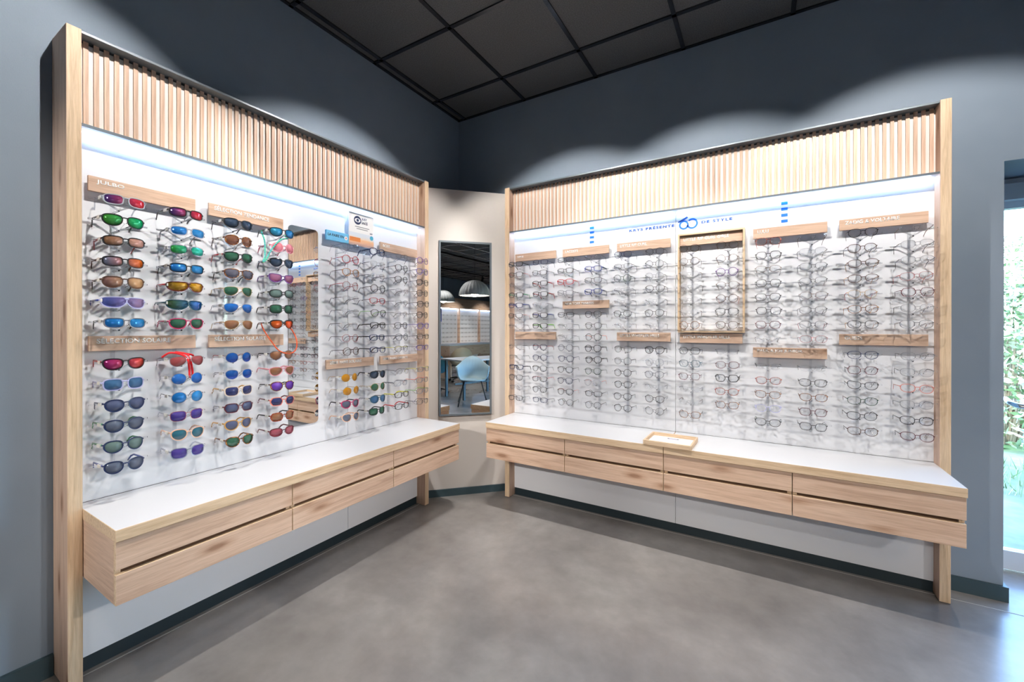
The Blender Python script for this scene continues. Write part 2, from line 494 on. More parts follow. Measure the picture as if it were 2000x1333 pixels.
sign(FL, LS[0], ZT0, ZT1, 'JULBO', .082, 'oak sign with five white letters, top left of left wall display')
sign(FL, LS[0], ZM0, ZM1, 'SÉLECTION SOLAIRE', .232, 'oak sign for sun selection, lower one beside the tall left post')
sign(FL, LS[1], ZT0, ZT1, 'SÉLECTION TENDANCE', .250, 'oak sign for trend selection above the third column on left wall')
sign(FL, LS[1], ZM0, ZM1, 'SÉLECTION SOLAIRE', .232, 'oak sign for sun selection, partly behind the orange cord')
sp = sign(FL, LS[2], ZT0, ZT1, 'LA PAIRE EN', .108, 'sky blue sign with dark lettering right of the tall mirror', board=M_SKYBLUE, tmat=M_NAVY, th=.015, tx=.010, tz=.026)
sign(FL, LS[2], 1.070, 1.125, '2ÈME PAIRE SOLAIRE', .225, 'oak sign above the amber round sunglasses on left wall', th=.017)
sign(FL, LS[3], ZT0, ZT1, 'BOSS', .060, 'oak sign with four white letters at corner end of left display', th=.017)
sign(FL, LS[3], 1.070, 1.125, '2ÈME PAIRE OFFERTE', .225, 'lower oak sign at the corner end of the left wall display', th=.015)
sign(FR, RS[0], ZT0, ZT1, 'NIKE', .052, 'upper oak sign at the corner end of the right wall display', th=.014)
sign(FR, RS[0], ZM0+.006, ZM1+.006, None, 0, 'blank oak sign at the corner end of the right wall display')
sign(FR, RS[1], ZT0, ZT1, 'LACOSTE', .098, 'oak sign below the blue squares nearer the corner', th=.018)
sign(FR, RS[1], 1.452, 1.507, 'NEW YORK YANKEES', .215, 'oak sign set among spectacles at mid height of right display', th=.018)
sign(FR, RS[2], ZT0, ZT1, 'LITTLE RIP CURL', .178, 'oak sign with three words, left of the oak box frame', th=.018)
sign(FR, RS[2], ZM0+.004, ZM1+.004, 'LITTLE WHISTLER HILLS', .255, 'lower oak sign with three words, left of the panel seam')
sign(FR, RS[3], ZT0-.002, ZT1-.002, 'LITTLE RIP CURL GIRLS', .252, 'oak sign with four words inside the oak box frame', th=.019)
sign(FR, RS[3], ZM0-.002, ZM1-.002, 'LITTLE WHISTLER HILLS', .258, 'oak sign directly below the oak box frame')
sign(FR, RS[4], ZT0, ZT1, 'LULU', .054, 'oak sign with four white letters right of the oak box frame')
sign(FR, RS[4], 1.143, 1.200, 'PAUL & JOE JUNIOR', .215, 'lowest oak sign on right display, second from window end')
sign(FR, RS[5], ZT0, ZT1, 'ZADIG & VOLTAIRE', .218, 'upper oak sign at the window end of the right display')
sign(FR, RS[5], ZM0, ZM1, 'GUESS', .072, 'lower oak sign at the window end of the right display')
# round badge on the blue sign
inv = Matrix.Translation(Vector(sp.location)).inverted()
def disc(F, u, d, z, r, mat, name, parent=None, inv=None, n=24, r2=None, sz=1.0):
    q = MB()
    if r2 is None:
        q.poly([F.P(u+r*math.cos(2*PI*k/n), d+.0006, z+sz*r*math.sin(2*PI*k/n)) for k in range(n)])
        q.poly([F.P(u+r*math.cos(2*PI*k/n), d, z+sz*r*math.sin(2*PI*k/n)) for k in range(n)])
        for k in range(n):
            a, c = 2*PI*k/n, 2*PI*(k+1)/n
            q.poly([F.P(u+r*math.cos(a), d, z+sz*r*math.sin(a)), F.P(u+r*math.cos(c), d, z+sz*r*math.sin(c)), F.P(u+r*math.cos(c), d+.0006, z+sz*r*math.sin(c)), F.P(u+r*math.cos(a), d+.0006, z+sz*r*math.sin(a))])
    o = q.build(name, mat, parent)
    if parent is not None and inv is not None: o.matrix_parent_inverse = inv
    return o
disc(FL, LS[2]+.134, SD, 1.858, .0115, M_LETTER, 'badge', sp, inv)
q = MB(); lo, hi = FL.box(LS[2]+.1325, LS[2]+.1355, SD+.0006, SD+.0010, 1.852, 1.864); q.box(lo, hi)
lo, hi = FL.box(LS[2]+.128, LS[2]+.140, SD+.0006, SD+.0010, 1.8565, 1.8595); q.box(lo, hi)
o = q.build('plus_mark', simple('red_print', srgb(214, 60, 60), .5), sp); o.matrix_parent_inverse = inv

# poster sheet that hangs over the right half of the blue sign
po = empty('poster', FL.P(-1.14, SD+.004, 1.83), 0, 'white sheet with eye emblem and sunset picture beside blue sign', 'poster')
inv = Matrix.Translation(Vector(po.location)).inverted()
def pput(o): o.parent = po; o.matrix_parent_inverse = inv; return o
u0, u1 = -1.252, -1.062; d0 = SD+.002
lo, hi = FL.box(u0, u1, d0, d0+.0012, 1.826, 2.030); pput(bev_box('sheet', lo, hi, M_PAPER, r=0))
def sunset():
    m, t, p = newmat('sunset_print')
    n = noise(t, coords(t, (1, 1, 3)), 14, 3)
    sep = t.nodes.new('ShaderNodeSeparateXYZ'); t.links.new(coords(t), sep.inputs[0])
    mr = t.nodes.new('ShaderNodeMapRange'); mr.inputs[1].default_value = 1.826; mr.inputs[2].default_value = 1.905
    t.links.new(sep.outputs[2], mr.inputs[0])
    ad = t.nodes.new('ShaderNodeMath'); ad.operation = 'MULTIPLY_ADD'; ad.inputs[1].default_value = .35
    t.links.new(n, ad.inputs[0]); t.links.new(mr.outputs[0], ad.inputs[2])
    r = ramp(t, [(.15, srgb(170, 150, 150)), (.4, srgb(226, 178, 150)), (.62, srgb(246, 196, 150)), (.8, srgb(240, 226, 214)), (1, srgb(226, 232, 238))])
    t.links.new(ad.outputs[0], r.inputs[0]); t.links.new(r.outputs[0], p.inputs['Base Color']); p.inputs['Roughness'].default_value = .5
    return m
lo, hi = FL.box(u0, u1, d0+.0012, d0+.0016, 1.827, 1.908); pput(bev_box('picture', lo, hi, sunset(), r=0))
lo, hi = FL.box(u0+.006, u0+.085, d0+.0016, d0+.0020, 1.852, 1.878); pput(bev_box('picture_band', lo, hi, simple('orange_print', srgb(232, 138, 70), .5), r=0))
for r_, mt, dd, sz in ((.027, M_NAVY, .0012, 1.0), (.021, M_PAPER, .0018, .62), (.009, M_NAVY, .0024, 1.0)):
    pput(disc(FL, u0+.064, d0+dd, 1.986, r_, mt, 'emblem', sz=sz))
letter(FL, 'JUST', u0+.095, d0+.0014, 1.990, .040, .017, M_NAVY, po, inv)
letter(FL, 'SANTÉ', u0+.095, d0+.0014, 1.969, .045, .016, M_NAVY, po, inv)
for k in range(2):
    lo, hi = FL.box(u0+.045+.012*k, u0+.155-.012*k, d0+.0012, d0+.0015, 1.944-.012*k, 1.949-.012*k); pput(bev_box('text_line', lo, hi, M_GREYTXT, r=0))
letter(FL, '60', u0+.160, d0+.0014, 1.915, .020, .010, M_NAVY, po, inv)
pput(disc(FL, u1-.018, d0+.0022, 1.892, .014, simple('teal_badge', srgb(82, 178, 208), .5), 'round_badge'))

# blue vinyl on the right panel
def vinyl(u, z0, label):
    root = empty('wall_sticker', FR.P(u, PQ, z0), 0, label, 'sticker', 'columns of four blue squares')
    inv = Matrix.Translation(Vector(root.location)).inverted()
    for k in range(4):
        lo, hi = FR.box(u-.0155, u+.0155, PQ+.0002, PQ+.0008, z0+.034*k, z0+.034*k+.0165)
        o = bev_box('blue_bar', lo, hi, M_BLUE, r=0); o.parent = root; o.matrix_parent_inverse = inv
vinyl(1.267, 1.915, 'column of four blue vinyl bars nearer the corner')
vinyl(2.4125, 1.913, 'column of four blue vinyl bars nearer the window')
an = empty('anniversary_lettering', FR.P(1.84, PQ, 1.96), 0, 'blue anniversary lettering with large linked numeral above the spectacles', 'lettering')
inv = Matrix.Translation(Vector(an.location)).inverted()
letter(FR, 'KRYS PRÉSENTE', 1.532, PQ+.0004, 1.9625, .288, .0175, M_BLUED, an, inv, 1.3, bold=.05)
letter(FR, 'DE STYLE', 1.980, PQ+.0004, 1.9625, .170, .0175, M_BLUED, an, inv, 1.3, bold=.05)
letter(FR, 'ANS', 1.912, PQ+.0010, 1.972, .026, .006, M_BLUED, an, inv, 1.1)
def ring_arc(cu_, cz, r, w, a0, a1, n=28):
    q = MB()
    for k in range(n):
        a, c = a0+(a1-a0)*k/n, a0+(a1-a0)*(k+1)/n
        P = lambda rr, an_, dd: FR.P(cu_+rr*math.cos(an_), PQ+dd, cz+rr*math.sin(an_))
        for dd in (.0002, .0008): q.poly([P(r-w, a, dd), P(r, a, dd), P(r, c, dd), P(r-w, c, dd)])
        q.poly([P(r, a, .0002), P(r, c, .0002), P(r, c, .0008), P(r, a, .0008)])
    return q
def aput(o): o.parent = an; o.matrix_parent_inverse = inv; return o
aput(ring_arc(1.877, 1.9665, .0290, .0105, 0, 2*PI).build('numeral_six', M_BLUE))
q = MB()
for dd in (.0002, .0008): q.poly([FR.P(u, PQ+dd, z) for u, z in ((1.842, 1.991), (1.845, 1.983), (1.862, 1.987), (1.902, 2.010), (1.896, 2.019))])
aput(q.build('numeral_stroke', M_BLUED, fix=False))
aput(ring_arc(1.926, 1.9705, .0335, .0105, -PI*.90, PI*.74).build('numeral_zero', M_BLUE))

# ------------------------------------------------------------------ mirrors
def rounded(w, h, r, n=5):
    out = []
    for cx_, cz_, a0 in ((w/2-r, h/2-r, 0), (-w/2+r, h/2-r, PI/2), (-w/2+r, -h/2+r, PI), (w/2-r, -h/2+r, 1.5*PI)):
        for k in range(n+1):
            a = a0+PI/2*k/n; out.append((cx_+r*math.cos(a), cz_+r*math.sin(a)))
    return out
mo = empty('wall_mirror', FL.P(-1.524, PQ, .77), 0, 'tall frameless mirror with rounded corners between sunglasses on left display', 'mirror')
inv = Matrix.Translation(Vector(mo.location)).inverted()
ou = rounded(.176, 1.106, .022)
q = MB()
q.poly([FL.P(-1.524+a, PQ+.005, 1.322+c) for a, c in ou]); q.poly([FL.P(-1.524+a, PQ+.0003, 1.322+c) for a, c in ou][::-1])
for k in range(len(ou)):
    a, c = ou[k], ou[(k+1) % len(ou)]
    q.poly([FL.P(-1.524+a[0], PQ+.0003, 1.322+a[1]), FL.P(-1.524+c[0], PQ+.0003, 1.322+c[1]), FL.P(-1.524+c[0], PQ+.005, 1.322+c[1]), FL.P(-1.524+a[0], PQ+.005, 1.322+a[1])], 1)
o = q.build('mirror_glass', [M_MIRROR, M_ALU]); o.parent = mo; o.matrix_parent_inverse = inv
cm = empty('corner_mirror', diag(0, 0, .63), PI/4, 'tall grey framed mirror on the beige corner panel', 'mirror')
q = MB(); q.box((-.193, -.026, .014), (.193, -.004, 1.348)); q.build('mirror_glass', [M_MIRROR], cm)
q = MB(); FWD = .014
for lo, hi in (((-.207, -.032, 0), (-.193, 0, 1.362)), ((.193, -.032, 0), (.207, 0, 1.362)), ((-.193, -.032, 0), (.193, 0, .014)), ((-.193, -.032, 1.348), (.193, 0, 1.362))): q.box(lo, hi)
q.build('mirror_frame', M_GREYMETAL, cm)

# ------------------------------------------------------------------ oak box frame and tray
bf = empty('box_frame', FR.P(2.038, PQ, 1.285), 0, 'oak box frame around two spectacle columns in middle of right display', 'frame')
inv = Matrix.Translation(Vector(bf.location)).inverted()
fu0, fu1, fz0, fz1, fd = 1.849, 2.2175, 1.284, 1.900, .148
for nm, u0, u1, z0, z1, ax in (('frame_side', fu0, fu0+.011, fz0, fz1, 'z'), ('frame_side', fu1-.011, fu1, fz0, fz1, 'z'), ('frame_rail', fu0+.011, fu1-.011, fz1-.011, fz1, 'x'), ('frame_rail', fu0+.011, fu1-.011, fz0, fz0+.011, 'x')):
    lo, hi = FR.box(u0, u1, PQ+.0005, fd, z0, z1)
    o = bev_box(nm, lo, hi, [wood_edge[ax]], r=.0008); o.parent = bf; o.matrix_parent_inverse = inv
tr = empty('serving_tray', (1.852, -.392, WZ), math.radians(-1.5), 'small oak tray with white base on the right worktop', 'tray')
tw, td, th = .258, .224, .026
for nm, lo, hi, ax in (('tray_side', (-tw/2, -td/2, 0), (-tw/2+.010, td/2, th), 'y'), ('tray_side', (tw/2-.010, -td/2, 0), (tw/2, td/2, th), 'y'), ('tray_side', (-tw/2+.010, -td/2, 0), (tw/2-.010, -td/2+.010, th), 'x'), ('tray_side', (-tw/2+.010, td/2-.010, 0), (tw/2-.010, td/2, th), 'x')):
    bev_box(nm, lo, hi, wood_edge[ax], tr, r=.0008)
bev_box('tray_base', (-tw/2+.010, -td/2+.010, .002), (tw/2-.010, td/2-.010, .007), M_WHITE, tr, r=0)
bev_box('tray_mark', (-.022, .060, .007), (.022, .068, .0075), simple('violet_print', srgb(120, 104, 168), .5), tr, r=0)
for sx in (-.026, .026):
    q = MB(); q.lathe([(0, .0), (.006, 0), (.006, .001), (0, .001)], 12, (sx, .064, .007)); q.build('tray_stud', M_NAVY, tr)

# ------------------------------------------------------------------ eyewear
FCOL = {'black': ('black', (28, 29, 32)), 'navy': ('navy blue', (30, 46, 88)), 'blue': ('blue', (38, 62, 150)), 'grey': ('grey', (112, 116, 126)),
        'ltgrey': ('pale grey', (170, 174, 184)), 'brown': ('brown', (82, 56, 44)), 'red': ('red', (196, 44, 52)), 'burg': ('burgundy', (92, 30, 40)),
        'magenta': ('magenta', (188, 34, 92)), 'pink': ('pink', (224, 150, 160)), 'peach': ('peach', (230, 186, 158)), 'beige': ('beige', (224, 206, 186)),
        'honey': ('honey coloured', (196, 150, 84)), 'amber': ('amber', (190, 122, 40)), 'green': ('dark green', (40, 74, 58)), 'lime': ('lime green', (120, 200, 60)),
        'mint': ('green', (60, 150, 100)), 'yellow': ('yellow', (222, 218, 50)), 'orange': ('orange', (236, 96, 50)), 'purple': ('purple', (98, 56, 136)), 'violet': ('violet', (88, 72, 160)),
        'teal': ('teal', (40, 84, 100)), 'lav': ('lavender', (176, 178, 222)), 'coral': ('coral', (220, 128, 112)), 'white': ('white', (232, 232, 236))}
FMET = {'gold': ('gold wire', (196, 164, 110)), 'silver': ('silver wire', (150, 152, 158)), 'steel': ('dark wire', (52, 52, 58)), 'bronze': ('bronze wire', (104, 74, 58)), 'rose': ('rose wire', (176, 92, 92))}
def fmat(c):
    k = 'frame_'+c
    if k in MATS: return MATS[k]
    if c in FCOL: return simple(k, srgb(*FCOL[c][1]), .3, coat=.3)
    if c in FMET: return simple(k, srgb(*FMET[c][1]), .3, .55)
    if c == 'crystal': return clear_mat(k, (.80, .82, .88, 1), .10, .12)
    if c == 'tort' or c == 'rtort':
        m, t, p = newmat(k); n = noise(t, coords(t), 130, 3)
        st = [(.38, srgb(48, 28, 24)), (.52, srgb(112, 64, 36)), (.64, srgb(196, 136, 70))] if c == 'tort' else [(.38, srgb(74, 26, 26)), (.52, srgb(150, 60, 42)), (.64, srgb(214, 120, 84))]
        r = ramp(t, st); t.links.new(n, r.inputs[0]); t.links.new(r.outputs[0], p.inputs['Base Color'])
        p.inputs['Roughness'].default_value = .25; MATS[k] = m; return m
def fword(c):
    return FCOL[c][0] if c in FCOL else FMET[c][0] if c in FMET else {'crystal': 'transparent', 'tort': 'tortoiseshell', 'rtort': 'red tortoiseshell'}[c]
LENS = {'mred': ('m', (86, 60, 120), (232, 60, 70), 'red mirrored'), 'mgreen': ('m', (70, 150, 60), (30, 190, 120), 'green mirrored'), 'mbrown': ('m', (150, 112, 84), (222, 170, 156), 'brown'),
        'morange': ('m', (120, 124, 146), (240, 120, 50), 'orange mirrored'), 'mgold': ('m', (140, 104, 100), (238, 190, 140), 'rose gold'), 'mblue': ('m', (36, 120, 200), (60, 160, 230), 'blue mirrored'),
        'mteal': ('m', (50, 150, 70), (50, 214, 190), 'green mirrored'), 'mviolet': ('m', (84, 96, 170), (170, 140, 180), 'violet mirrored'), 'mmag': ('m', (170, 50, 120), (226, 84, 70), 'magenta mirrored'),
        'mcyan': ('m', (60, 160, 200), (50, 140, 210), 'cyan mirrored'), 'mfire': ('m', (206, 96, 40), (250, 92, 40), 'orange mirrored'), 'mamber': ('m', (150, 118, 40), (240, 176, 40), 'amber'),
        'msea': ('m', (76, 110, 76), (40, 110, 200), 'green and blue'),
        'tgrey': ('t', (92, 100, 118), 'grey'), 'tslate': ('t', (84, 92, 122), 'slate'), 'tblue': ('t', (38, 104, 186), 'blue'), 'tdark': ('t', (52, 66, 86), 'dark grey'),
        'tgreen': ('t', (52, 96, 76), 'green'), 'tsage': ('t', (104, 126, 122), 'grey green'), 'tbrown': ('t', (140, 98, 72), 'brown'), 'tbrick': ('t', (160, 78, 80), 'brick red'), 'tteal': ('t', (50, 104, 122), 'teal'),
        'tamber': ('t', (190, 130, 30), 'amber'), 'tpurple': ('t', (104, 60, 168), 'purple'), 'tsteel': ('t', (66, 104, 142), 'steel blue'),
        'gblue': ('g', (26, 78, 150), 'blue gradient'), 'gnavy': ('g', (50, 58, 104), 'navy gradient'), 'gpurple': ('g', (74, 60, 136), 'purple gradient'), 'gbrown': ('g', (122, 84, 66), 'brown gradient'),
        'ggrey': ('g', (98, 98, 112), 'grey gradient'), 'gpink': ('g', (214, 130, 142), 'pink gradient'), 'gmauve': ('g', (150, 100, 130), 'mauve gradient'), 'grose': ('g', (150, 78, 92), 'rose gradient')}
def lmat(c):
    if c == 'clr': return M_LENS
    k = 'lens_'+c
    if k in MATS: return MATS[k]
    L = LENS[c]; m, t, p = newmat(k)
    sep = t.nodes.new('ShaderNodeSeparateXYZ'); t.links.new(coords(t), sep.inputs[0])
    p.inputs['Roughness'].default_value = .06; p.inputs['Specular IOR Level'].default_value = .7
    if L[0] == 'm':
        mr = t.nodes.new('ShaderNodeMapRange'); mr.inputs[1].default_value = -.05; mr.inputs[2].default_value = .05
        t.links.new(sep.outputs[0], mr.inputs[0])
        t.links.new(mixc(t, mr.outputs[0], srgb(*L[1]), srgb(*L[2])), p.inputs['Base Color'])
        p.inputs['Metallic'].default_value = .45; p.inputs['Coat Weight'].default_value = .5; p.inputs['Coat Roughness'].default_value = .04
    else:
        p.inputs['Base Color'].default_value = srgb(*L[1])
        tr_ = t.nodes.new('ShaderNodeBsdfTransparent'); mx = t.nodes.new('ShaderNodeMixShader')
        tr_.inputs[0].default_value = tuple(min(1, x*2.2+.25) for x in srgb(*L[1])[:3])+(1,)
        if L[0] == 'g':
            mr = t.nodes.new('ShaderNodeMapRange'); mr.inputs[1].default_value = .012; mr.inputs[2].default_value = -.022
            mr.inputs[3].default_value = .05; mr.inputs[4].default_value = .6
            t.links.new(sep.outputs[2], mr.inputs[0]); t.links.new(mr.outputs[0], mx.inputs[0])
        else: mx.inputs[0].default_value = .10
        o = t.nodes['Material Output']
        t.links.new(p.outputs[0], mx.inputs[1]); t.links.new(tr_.outputs[0], mx.inputs[2]); t.links.new(mx.outputs[0], o.inputs[0])
    MATS[k] = m; return m

SHAPES = {  # half width, half height, top and bottom exponent, taper, word
    'rect': (.0245, .0168, 3.4, 3.0, .06, 'rectangular'), 'way': (.0245, .0204, 2.9, 2.3, .12, 'wayfarer style'), 'panto': (.0232, .0216, 2.5, 2.0, .06, 'panto shaped'),
    'round': (.0226, .0220, 2.05, 2.05, 0, 'round'), 'avi': (.0252, .0196, 2.7, 1.9, .08, 'aviator'), 'oval': (.0245, .0186, 2.7, 2.2, .03, 'oval'),
    'square': (.0238, .0198, 3.4, 2.8, .03, 'square'), 'hex': (.0242, .0190, 2.6, 2.4, .02, 'geometric'), 'cat': (.0245, .0182, 2.9, 2.1, .12, 'cat eye'),
    'club': (.0235, .0204, 3.2, 2.0, .15, 'browline'), 'shield': (.0300, .0182, 4.5, 2.5, .10, 'shield'), 'rimless': (.0235, .0182, 2.5, 2.2, .04, 'rimless')}
NP = 28
def outline(sh, s, r=0.0):
    """closed lens outline for side s (+1 right, -1 left) grown by r, in (x, z) about the lens centre"""
    a, hb, et, eb, tp, _ = SHAPES[sh]; out = []
    for k in range(NP):
        t = 2*PI*k/NP; c, sn = math.cos(t), math.sin(t); e = et if sn >= 0 else eb
        x = a*math.copysign(abs(c)**(2/e), c); z = hb*math.copysign(abs(sn)**(2/e), sn)
        if sh == 'hex':
            m = max(abs(c) + abs(sn)*.36, abs(sn)*1.10); x, z = .45*x+.55*a*c/m, .45*z+.55*hb*sn/m*1.08
        x *= 1 + tp*z/hb
        if sh == 'avi':
            if z < 0: x += .0045*(-z/hb); z *= 1.22
            else: z *= .82
        if sh in ('panto', 'way', 'club') and z > 0: z *= .92
        if sh == 'cat' and z > 0 and x > 0: z += .0045*(x/a)
        if sh == 'shield' and z < 0 and x < 0: z += .0095*max(0, -x/a-.35)
        l = math.hypot(x, z) or 1
        out.append((s*(x + r*x/l), z + r*z/l))
    return out if s > 0 else out[::-1]
def curve_y(x, k): return k*x*x
_cache = {}
def eyewear_meshes(sh, thin, fc, lc, tc):
    key = (sh, thin, fc, lc, tc)
    if key in _cache: return _cache[key]
    a = SHAPES[sh][0]; hb = SHAPES[sh][1]
    half = .0090 + a if sh != 'shield' else .0015 + a
    wire = fc in FMET
    r = .0010 if wire else .0018 if thin else (.0029 if lc != 'clr' else .0026)
    dp = .0016 if wire else .0024 if thin else .0034
    K = 3.2 if lc == 'clr' else 5.0
    if sh == 'shield': K = 9.0
    fr = MB()
    for s in (1, -1):
        cx = s*half
        if sh != 'rimless':
            oi, oo = outline(sh, s, -.0004), outline(sh, s, r)
            i0 = len(fr.v)
            for (xi, zi), (xo, zo) in zip(oi, oo):
                # browline frames are thick above, a wire below
                if sh == 'club' and zi < 0: xo, zo = xi+(xo-xi)*.45, zi+(zo-zi)*.45
                if sh == 'club' and zi > hb*.3: zo += .002
                for x, z, dy in ((xi, zi, -dp/2), (xo, zo, -dp/2), (xo, zo, dp/2), (xi, zi, dp/2)):
                    X = cx+x; fr.v.append((X, curve_y(X, K)+dy, z))
            for k in range(NP):
                k2 = (k+1) % NP
                for j in range(4):
                    j2 = (j+1) % 4
                    fr.f.append((i0+k*4+j, i0+k*4+j2, i0+k2*4+j2, i0+k2*4+j)); fr.m.append(0)
        ex = s*(half+a); zz = hb*.42
        fr.tube([(ex-s*.001, curve_y(ex, K), zz), (ex+s*.0035, curve_y(ex, K)+.001, zz), (ex+s*.0042, curve_y(ex, K)+.006, zz)], .0013 if wire or sh == 'rimless' else .0019 if thin else .0027, 6, flat=(1, 1.2))
        # nose pad arms
        fr.tube([(s*.0085, .001, -.001), (s*.0075, .006, -.004), (s*.0065, .008, -.008)], .0009, 4)
    bz = hb*(.46 if sh in ('way', 'rect', 'square', 'club', 'cat') else .32)
    if sh == 'shield': fr.tube([(-.006, -.001, hb*.7), (0, -.001, hb*.72), (.006, -.001, hb*.7)], .003, 6)
    else:
        bx = .0098
        fr.tube([(-bx, 0, bz), (-bx*.45, -.0008, bz+.0022), (bx*.45, -.0008, bz+.0022), (bx, 0, bz)], .0011 if wire or sh == 'rimless' else .0017 if thin else .0026, 6)
        if sh == 'avi': fr.tube([(-.0125, 0, hb*.72), (0, -.0006, hb*.74), (.0125, 0, hb*.72)], .0011, 6)
    ls = []
    for s in (1, -1):
        lm = MB(); cx = s*half; ol = outline(sh, s, 0)
        c0 = (cx, curve_y(cx, K)-.0002, 0)
        for th in (0.0, .0012):
            i0 = len(lm.v)
            lm.v.append((c0[0], c0[1]+th-.0012, c0[2]))
            for x, z in ol: X = cx+x; lm.v.append((X, curve_y(X, K)+th-.0004, z))
            for k in range(NP): 
                lm.f.append((i0, i0+1+k, i0+1+(k+1) % NP) if th == 0 else (i0, i0+1+(k+1) % NP, i0+1+k)); lm.m.append(0)
        n1 = NP+1
        for k in range(NP):
            k2 = (k+1) % NP; lm.f.append((1+k, 1+k2, n1+1+k2, n1+1+k)); lm.m.append(0)
        ls.append(lm.mesh('lens', lmat(lc), smooth=True, fix=True))
    tm = []
    for s in (1, -1):
        t_ = MB(); ex = s*(half+a+.0040); y0 = curve_y(ex, K)+.004; z0 = hb*.42
        w = .0013 if (thin or sh == 'rimless') else .0022
        pts = [(ex, y0, z0), (ex+s*.001, y0+.03, z0+.0005), (ex, y0+.088, z0), (ex-s*.004, y0+.104, z0-.007), (ex-s*.008, y0+.122, z0-.026)]
        wide = 1.2 if thin or sh == 'rimless' else 1.7
        t_.tube(pts, [w, w, w*.95, w*1.1, w*.9], 6, flat=(.8, wide))
        tm.append(t_.mesh('temple', fmat(tc), smooth=True))
    _cache[key] = (fr.mesh('front_frame', fmat(fc), smooth=False), ls, tm)
    return _cache[key]

tg = MB(); tg.box((-.0645, .030, .001), (-.0600, .056, .0125)); TAG = tg.mesh('price_tag', simple('tag_white', srgb(226, 224, 218), .4))
ORD = ['first', 'second', 'third', 'fourth', 'fifth', 'sixth', 'seventh', 'eighth', 'ninth', 'tenth', 'eleventh', 'twelfth', 'thirteenth', 'fourteenth']
ROWZ = [1.790-.0768*k for k in range(14)]
GD = .240; AD = .172
def place_eyewear(F, u, z, spec, label, group, jit=1.0):
    sh, fc, lc, tc = (spec.split(':')+['', '', ''])[:4]
    thin = sh.endswith('-'); sh = sh.rstrip('-')
    if fc in FMET: thin = True
    fc = fc or 'black'; lc = lc or 'clr'; tc = tc or fc
    fr, ls, tm = eyewear_meshes(sh, thin, fc, lc, tc)
    sun = lc != 'clr'
    o = empty('sunglasses' if sun else 'spectacles', F.P(u+random.uniform(-.002, .002)*jit, GD+random.uniform(-.006, .006)*jit, z), F.rz+math.radians(random.uniform(-2.5, 2.5)*jit), label, 'sunglasses' if sun else 'spectacles', group)
    o.rotation_euler[1] = math.radians(random.uniform(-1.0, 1.0)*jit)
    o.rotation_euler[0] = math.radians(random.uniform(-3, 1.5)*jit)
    ff = link(bpy.data.objects.new('front_frame', fr), o)
    for m_ in tm: tl = link(bpy.data.objects.new('temple', m_), o)
    for m_ in ls: link(bpy.data.objects.new('lens', m_), ff)
    if sun: link(bpy.data.objects.new('price_tag', TAG), tl)
    return o

# arms of the clear rods: one shared mesh (and the small tag clipped on a sunglasses temple)
ab = MB()
ab.tube([(-.086, 0, .000), (-.044, 0, .000), (0, 0, -.030), (.044, 0, .000), (.086, 0, .000)], .0034, 6)
ab.tube([(0, 0, -.030), (0, AD-PQ-.006, -.030)], .0034, 6)
ARM = ab.mesh('arm', M_ACRYL)
hb_ = MB()
hb_.tube([(-.010, -.062, .012), (-.009, -.060, -.004), (0, -.058, -.011), (.009, -.060, -.004), (.010, -.062, .012)], .0016, 6)
hb_.tube([(0, -.058, -.011), (0, 0, -.028)], .0016, 6)
HOOK = hb_.mesh('nose_hook', M_ROD)
def rod(F, u, rows, label):
    o = empty('display_rod', F.P(u, PQ, .66), F.rz, label, 'display rod', 'clear display rods')
    z1 = ROWZ[rows[0]]+.012-.66; z0 = ROWZ[rows[-1]]-.055-.66
    q = MB(); q.box((-.0055, -.012, z0), (.0055, -.001, z1)); q.build('rod', M_ROD, o)
    for k in rows:
        for nm, me in (('arm', ARM), ('nose_hook', HOOK)):
            a = link(bpy.data.objects.new(nm, me), o); a.location = (0, -(AD-PQ), ROWZ[k]-.66+.002)
R_TOP = list(range(0, 7))+list(range(8, 14))
R_MID = list(range(0, 9))+list(range(10, 14))
R_YAN = list(range(0, 4))+list(range(5, 14))
R_PJ = list(range(0, 8))+list(range(9, 14))
